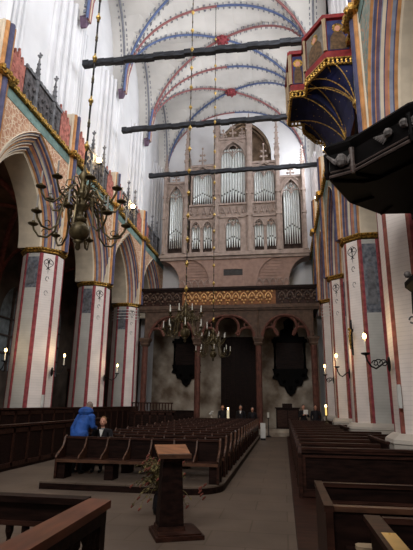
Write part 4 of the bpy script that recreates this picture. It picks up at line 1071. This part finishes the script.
# ------------------------------------------------------------------ flowers
vx, vy = -2.12, 8.35; O = (vx, vy, 0); t = thing('flower_arrangement', 'tall spreading flower arrangement with red blossoms in a dark vase behind the lectern', 'flowers', O)
mb = MB(); mb.lathe(vx, vy, [(.1, 0), (.13, .1), (.11, .28), (.07, .34), (.09, .38)], 14); mb.build('vase', 'vase', t, O, True)
fo = MB(); tips = []
for i in range(110):
    an = random.uniform(0, 2*PI); sp = random.uniform(.12, .52); h = random.uniform(.12, .62)-sp*.25
    P0 = Vector((vx, vy, .36)); P2 = Vector((vx+sp*math.cos(an)*1.1, vy+sp*math.sin(an)*.7, .36+h-(.3 if sp > .42 else 0)))
    P1 = P0.lerp(P2, .5)+Vector((0, 0, .14)); path = [P0, P0.lerp(P1, .5), P1, P1.lerp(P2, .6)+Vector((0, 0, .04)), P2]
    fo.tube([tuple(p) for p in path], .004, 4); tips.append(P2)
    for k in range(4):
        p = P1.lerp(P2, k/3.5); a2 = random.uniform(0, 2*PI); l = random.uniform(.06, .13); dx, dy = math.cos(a2)*l, math.sin(a2)*l
        fo.add([tuple(p), (p.x+dx*.5-dy*.25, p.y+dy*.5+dx*.25, p.z+.02), (p.x+dx, p.y+dy, p.z-.02), (p.x+dx*.5+dy*.25, p.y+dy*.5-dx*.25, p.z+.015)], [(0,1,2,3)])
fo.build('foliage', 'leaf', t, O)
for p in tips[::2]+[Vector((-1.42+.12*random.random(), 8.2, .3+.05*k)) for k in range(5)]:
    mb = MB(); mb.ball(tuple(p), .02, 6); mb.ball((p.x+.02, p.y, p.z+.016), .015, 6); mb.ball((p.x-.016, p.y, p.z-.02), .015, 6)
    mb.build('blossom', 'blossom', t, O)

# ------------------------------------------------------------------ balustrade, front left
def baluster(x, y, z0, z1, t, O):
    mb = MB(); h = z1-z0
    mb.lathe(x, y, [(.035, z0), (.035, z0+h*.1), (.018, z0+h*.16), (.032, z0+h*.36), (.02, z0+h*.5), (.032, z0+h*.62), (.018, z0+h*.82), (.035, z0+h*.9), (.035, z1)], 8); mb.build('baluster', 'wooddark', t, O)
O = (-1.55, 3.2, 0); t = thing('balustrade', 'turned oak balustrade with broad red brown handrail in the near left corner', 'balustrade', O)
mb = MB(); mb.prism([(-1.68, 4.16, .94), (-1.47, 4.12, .94), (-1.40, 1.6, .94), (-1.62, 1.6, .94)], (0, 0, .06)); mb.build('handrail', 'rail', t, O)
mb = MB(); mb.box(-1.56, -1.48, 1.6, 4.05, .84, .94); mb.box(-1.56, -1.48, 1.6, 4.05, .3, .36); mb.box(-1.56, -1.48, 1.6, 4.05, 0, .1); mb.build('lower_rail', 'wooddark', t, O)
mb = MB(); mb.box(-1.62, -1.5, 3.98, 4.1, 0, .94); mb.build('corner_post', 'wooddark', t, O)
for k in range(14): baluster(-1.52, 1.75+k*.165, .36, .84, t, O)
O = (-3.0, 4.15, 0); t = thing('balustrade', 'dark openwork balustrade running left from the red brown handrail corner', 'balustrade', O)
mb = MB(); mb.box(-4.6, -1.7, 4.1, 4.24, .95, 1.0); mb.build('handrail', 'wooddark', t, O)
mb = MB(); mb.box(-4.6, -1.7, 4.14, 4.2, .8, .95); mb.box(-4.6, -1.7, 4.13, 4.21, .76, .8, 1); mb.box(-4.6, -1.7, 4.14, 4.2, 0, .12); mb.build('lower_rail', ['wooddark', 'wood'], t, O)
for k in range(20): baluster(-4.5+k*.15, 4.17, .12, .77, t, O)

# ------------------------------------------------------------------ people
def remesh(o, vox):
    m = o.modifiers.new('skin', 'REMESH'); m.mode = 'VOXEL'; m.voxel_size = vox; m.use_smooth_shade = True
    s_ = o.modifiers.new('soft', 'SMOOTH'); s_.factor = .5; s_.iterations = 4
def person(label, x, y, z, H, face, J, cols, vox=.012, group=None, bulk=1., lean=(0, 0), arms=None, seated=False, hair=True, collar=False, hold=None):
    """face: rotation about z (0 = facing -Y, the camera). J unused pose knobs."""
    O = (x, y, z); t = thing('person', label, 'person', O, group); k = H/1.75
    def T(p):
        px, py, pz = p
        q = max(0, pz-.95)/.8                       # lean grows above the hip
        px += lean[0]*q; py += lean[1]*q
        c, s_ = math.cos(face), math.sin(face)
        return (x+k*(px*c-py*s_), y+k*(px*s_+py*c), z+k*pz)
    dz = -.45 if seated else 0
    hd = 1.62+dz
    def S(p): return T((p[0], p[1], p[2]+dz))
    body = MB()
    body.ball(S((0, -.01, 1.63)), .1*k, 14, 0, (.82, .95, 1.2)); body.ball(S((0, -.055, 1.57)), .06*k, 10, 0, (.9, .9, 1))   # skull, jaw
    body.caps(S((0, -.105, 1.635)), S((0, -.125, 1.6)), .014*k, .018*k, 8)                                             # nose
    for s_ in (-1, 1): body.ball(S((s_*.088, 0, 1.615)), .026*k, 8, 0, (.5, .8, 1.2))
    body.caps(S((0, .01, 1.42)), S((0, 0, 1.55)), .058*k, .052*k)
    jk = MB()
    jk.caps(S((0, 0, .98)), S((0, 0, 1.2)), .16*k*bulk, .155*k*bulk, 14); jk.caps(S((0, 0, 1.2)), S((0, .01, 1.36)), .165*k*bulk, .13*k*bulk, 14)
    jk.caps(S((-.14, .01, 1.39)), S((.14, .01, 1.39)), .075*k*bulk, .075*k*bulk); jk.caps(S((-.06, 0, .93)), S((.06, 0, .93)), .155*k*bulk, .155*k*bulk, 14)
    body.caps(S((0, 0, .95)), S((0, 0, 1.35)), .11*k, .12*k); 
    A = arms or [((-.21, 0, 1.38), (-.27, .03, 1.1), (-.24, -.1, .86)), ((.21, 0, 1.38), (.27, .03, 1.1), (.24, -.1, .86))]
    for sh, el, wr in A:
        jk.caps(S(sh), S(el), .066*k*bulk, .055*k*bulk); jk.caps(S(el), S(wr), .055*k*bulk, .044*k*bulk)
        body.caps(S(el), S(wr), .035*k, .028*k)
        d = (Vector(wr)-Vector(el)).normalized(); w = Vector(wr); sd = d.cross(Vector((0, 1, 0)))
        if sd.length < .1: sd = d.cross(Vector((1, 0, 0)))
        sd.normalize(); pn_ = sd.cross(d)
        palm = w+d*.07; body.caps(S(w), S(palm), .028*k, .036*k)
        for i, ln in enumerate((.07, .085, .08, .06)):
            b_ = palm+sd*(.027-.018*i)+d*.015; m1 = b_+d*ln*.55; m2 = m1+d*ln*.4+pn_*.02
            body.caps(S(b_), S(m1), .0095*k, .009*k, 6); body.caps(S(m1), S(m2), .009*k, .008*k, 6)
        th = w+d*.03; body.caps(S(th+sd*.03), S(th+sd*.055+d*.05), .011*k, .009*k, 6)
    tr = MB(); sh_ = MB()
    for s_ in (-1, 1):
        if seated:
            hip, kn, an = (s_*.09, 0, .93), (s_*.1, -.43, .95), (s_*.1, -.4, .52)
        else: hip, kn, an = (s_*.09, 0, .9), (s_*.1, -.02, .49), (s_*.1, .02, .1)
        tr.caps(S(hip), S(kn), .092*k, .064*k); tr.caps(S(kn), S(an), .064*k, .048*k)
        body.caps(S(hip), S(kn), .07*k, .05*k); body.caps(S(kn), S(an), .05*k, .035*k)
        sh_.caps(S((an[0], an[1]+.02, an[2]-.05)), S((an[0], an[1]-.15, an[2]-.06)), .045*k, .038*k)
    tr.caps(S((-.05, 0, .95)), S((.05, 0, .95)), .14*k, .14*k)
    ob = body.build('body', 'skin', None, O); ob.parent = t; ob.location = (0, 0, 0); remesh(ob, vox*.75)
    for mb, nm, m in ((jk, 'jacket', cols[0]), (tr, 'trousers', cols[1]), (sh_, 'shoes', 'black')):
        o = mb.build(nm, m, t, O); remesh(o, vox)
    fe = MB()
    for s_ in (-1, 1): fe.ball(S((s_*.034, -.088, 1.645)), .011*k, 6)
    fe.build('eyes', 'black', t, O)
    mo = MB(); mo.caps(S((-.022, -.107, 1.552)), S((.022, -.107, 1.552)), .006*k, .006*k, 6); mo.build('mouth', 'redbrown', t, O)
    if hair:
        h = MB(); h.ball(S((0, .022, 1.66)), .105*k, 14, 0, (.86, .92, 1.1)); h.ball(S((0, .045, 1.6)), .09*k, 12, 0, (1, .7, 1)); o = h.build('hair', cols[2], t, O)
    if collar:
        c = MB(); c.prism([S((-.06, -.14, 1.44)), S((.06, -.14, 1.44)), S((0, -.172, 1.24))], (0, -.015, 0)); c.lathe(*S((0, 0, 0))[:2], [(.07*k, S((0, 0, 1.41))[2]), (.066*k, S((0, 0, 1.47))[2])], 10); c.build('collar', 'whitecloth', t, O)
    return t
man = person('man in bright blue rain jacket standing with his back turned, leaning right', -4.92, 11.25, .15, 1.64, PI-.2, None, ('bluejacket', 'darkcloth', 'hairgrey'), bulk=1.18, lean=(-.08, -.3),
       arms=[((-.2, 0, 1.38), (-.24, -.12, 1.14), (-.2, -.34, 1.1)), ((.21, 0, 1.38), (.28, 0, 1.1), (.26, -.06, .84))])
hd = MB(); hd.ball((-4.86, 11.38, 1.57), .17, 12, 0, (1.15, .9, .7)); hd.build('hood', 'bluejacket', man, (-4.92, 11.25, .15))
person('fair haired person in dark coat and white collar seated facing the blue jacket', -4.56, 11.82, .2, 1.66, .15, None, ('darkcloth', 'darkcloth', 'hairfair'), seated=True, collar=True,
       arms=[((-.21, 0, 1.38), (-.27, -.08, 1.12), (-.2, -.3, 1.05)), ((.21, 0, 1.38), (.27, -.08, 1.12), (.2, -.3, 1.05))])
person('man in dark suit with white collar standing by the altar candle', -2.5, 28.2, 0, 1.7, 0, None, ('darkcloth', 'darkcloth', 'hairgrey'), vox=.02, collar=True)
person('grey haired person in dark clothes standing right of the man in suit', -1.82, 28.3, 0, 1.6, .1, None, ('darkcloth', 'darkcloth', 'hairgrey'), vox=.02)
person('dim dark clothed person standing behind the altar table', -3.62, 28.62, 0, 1.7, 0, None, ('darkcloth', 'darkcloth', 'hairfair'), vox=.02)
AF = [((-.21, 0, 1.38), (-.27, -.05, 1.12), (-.12, -.28, 1.2)), ((.21, 0, 1.38), (.27, -.05, 1.12), (.12, -.28, 1.2))]
person('dark figure holding a white paper, left of the pair near the far right pier', 1.1, 28.05, 0, 1.78, .2, None, ('darkcloth', 'darkcloth', 'darkcloth'), vox=.02, arms=AF)
person('dark figure standing at right of the pair beside the far right pier', 1.78, 28.2, 0, 1.78, -.2, None, ('darkcloth', 'darkcloth', 'darkcloth'), vox=.02)
mb = MB(); mb.prism([(1.08, 27.74, 1.27), (1.34, 27.79, 1.27), (1.34, 27.84, 1.52), (1.08, 27.79, 1.52)], (0, .008, 0)); mb.prism([(1.09, 27.725, 1.3), (1.33, 27.775, 1.3), (1.33, 27.82, 1.5), (1.09, 27.77, 1.5)], (0, .006, 0))
tag(mb.build('paper_sheet', 'whitecloth', None, (1.2, 27.78, 1.4)), 'white paper held by the dark figure near the far right pier', 'paper')

# altar table, candle, far things
O = (-3.8, 28.0, 0); t = thing('altar_table', 'small table with pale cloth at the far end of the benches', 'table', O)
mb = MB(); mb.box(-4.35, -3.1, 27.75, 28.25, .84, .9); mb.build('tabletop', 'wood', t, O)
for a in (-4.28, -3.17):
    for b in (27.8, 28.2): mb = MB(); mb.box(a-.04, a+.04, b-.04, b+.04, 0, .84); mb.build('leg', 'wooddark', t, O)
mb = MB(); mb.box(-4.38, -3.07, 27.72, 28.28, .902, .912); mb.box(-4.38, -3.07, 27.71, 27.72, .7, .912); tag(mb.build('altar_cloth', 'cushion', None, (-3.7, 28, .9)), 'pale cloth covering the small altar table', 'cloth')
O = (-3.22, 28.0, .912); t = thing('altar_candle', 'thick white lit candle on the altar table', 'candle', O)
mb = MB(); mb.lathe(-3.22, 28, [(.1, .912), (.12, .93), (.06, .95)], 10); mb.build('holder', 'brass', t, O)
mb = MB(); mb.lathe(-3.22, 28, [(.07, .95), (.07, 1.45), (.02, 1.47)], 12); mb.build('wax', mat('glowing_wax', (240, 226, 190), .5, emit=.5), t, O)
mb = MB(); mb.ball((-3.22, 28, 1.53), .04, 8, 0, (1, 1, 1.7)); mb.build('flame', 'flame', t, O)
O = (-4.2, 28.0, .912); t = thing('flower_vase', 'small vase of white flowers at the left end of the altar table', 'vase', O)
mb = MB(); mb.lathe(-4.2, 28, [(.06, .912), (.08, 1.0), (.05, 1.1), (.06, 1.12)], 10); mb.build('vase', 'stone', t, O)
mb = MB()
for i in range(12): mb.ball((-4.2+random.uniform(-.1, .1), 28+random.uniform(-.08, .08), 1.16+random.uniform(0, .22)), .045, 6)
mb.build('blossoms', 'whitecloth', t, O)
O = (.2, 28.4, .0); t = thing('dark_cabinet', 'dark wooden chest organ standing under the right gallery arch', 'cabinet', O)
mb = MB(); mb.box(-.48, .9, 28.2, 28.55, .0, 1.5) if False else mb.box(-.48, .9, 29.6, 30.2, .38, 1.55); mb.build('carcass', 'wooddark', t, O)
mb = MB(); mb.box(-.54, .96, 29.55, 30.25, 1.55, 1.62); mb.box(-.1, .5, 29.7, 30.1, 1.62, 1.85); mb.build('top', 'wooddark', t, O)
mb = MB()
for a in (-.4, .24): mb.box(a, a+.58, 29.57, 29.6, .5, 1.45)
mb.build('door', 'wood', t, O)
O = (-1.22, 25.6, 0); t = thing('notice_stand', 'white notice board standing at the far aisle end of the benches', 'notice board', O)
mb = MB(); mb.prism([(-1.24, 25.5, .1), (-.98, 25.5, .1), (-.98, 25.56, .85), (-1.24, 25.56, .85)], (0, .02, 0)); mb.build('board', 'plaque', t, O)
mb = MB(); mb.tube([(-1.11, 25.58, .8), (-1.11, 25.85, 0)], .015, 6); mb.box(-1.24, -.98, 25.48, 25.6, 0, .1); mb.build('foot', 'black', t, O)
O = (-.9, 28.0, 0); t = thing('candle_stand', 'slim candle stand with small white candle beside the right gallery column', 'candle stand', O)
mb = MB(); mb.lathe(-.9, 28, [(.16, 0), (.16, .04), (.025, .1), (.02, 1.0), (.09, 1.05)], 10); mb.build('stand', 'black', t, O)
mb = MB(); mb.lathe(-.9, 28, [(.06, 1.05), (.06, 1.35)], 10); mb.build('candle', 'candle', t, O)

# ------------------------------------------------------------------ light
w = bpy.data.worlds.new('world'); scene.world = w; w.use_nodes = True
w.node_tree.nodes['Background'].inputs['Color'].default_value = (1, .92, .84, 1); w.node_tree.nodes['Background'].inputs['Strength'].default_value = .22
def area(name, loc, direction, sx, sy, power, col=(1, 1, 1)):
    l = bpy.data.lights.new(name, 'AREA'); l.shape = 'RECTANGLE'; l.size = sx; l.size_y = sy; l.energy = power; l.color = col
    o = bpy.data.objects.new(name, l); COL.objects.link(o); o.location = loc
    o.rotation_euler = Vector(direction).to_track_quat('-Z', 'Y').to_euler(); return o
for a, b in zip(YP_R, YP_R[1:]+[YW]):
    area('window_daylight', (XR+1.3, (a+b)/2, 18.3), (-1, 0, -.12), 2.4, 7.2, 920, (.95, .97, 1))
area('east_fill', (XC, -4, 15), (0, 1, .12), 9, 11, 2700, (1, .97, .94))  # fill light added behind the camera to brighten the piers, no window there
def lamp(loc, e, col=(1, .72, .4), r=.12):
    l = bpy.data.lights.new('lamp_glow', 'POINT'); l.energy = e; l.color = col; l.shadow_soft_size = r
    o = bpy.data.objects.new('lamp_glow', l); COL.objects.link(o); o.location = loc
for p in ((XL+.4, 20.2, 13.9), (XL+.4, 25.9, 13.9), (XR-.4, 20.0, 13.6), (XR-.4, 25.6, 13.6)): lamp(p, 60)
for p in ((1.85, 11.35, 3.5), (1.9, 17.7, 3.7), (2.0, 23.3, 3.7), (-8.65, 17.7, 3.8), (-8.5, 23.4, 3.8), (-10.2, 16.0, 3.8)): lamp(p, 14, r=.08)
lamp((XC, 28.2, 9.8), 0.1)
scene.view_settings.view_transform = 'Standard'
scene.view_settings.look = 'None'
scene.view_settings.exposure = 0
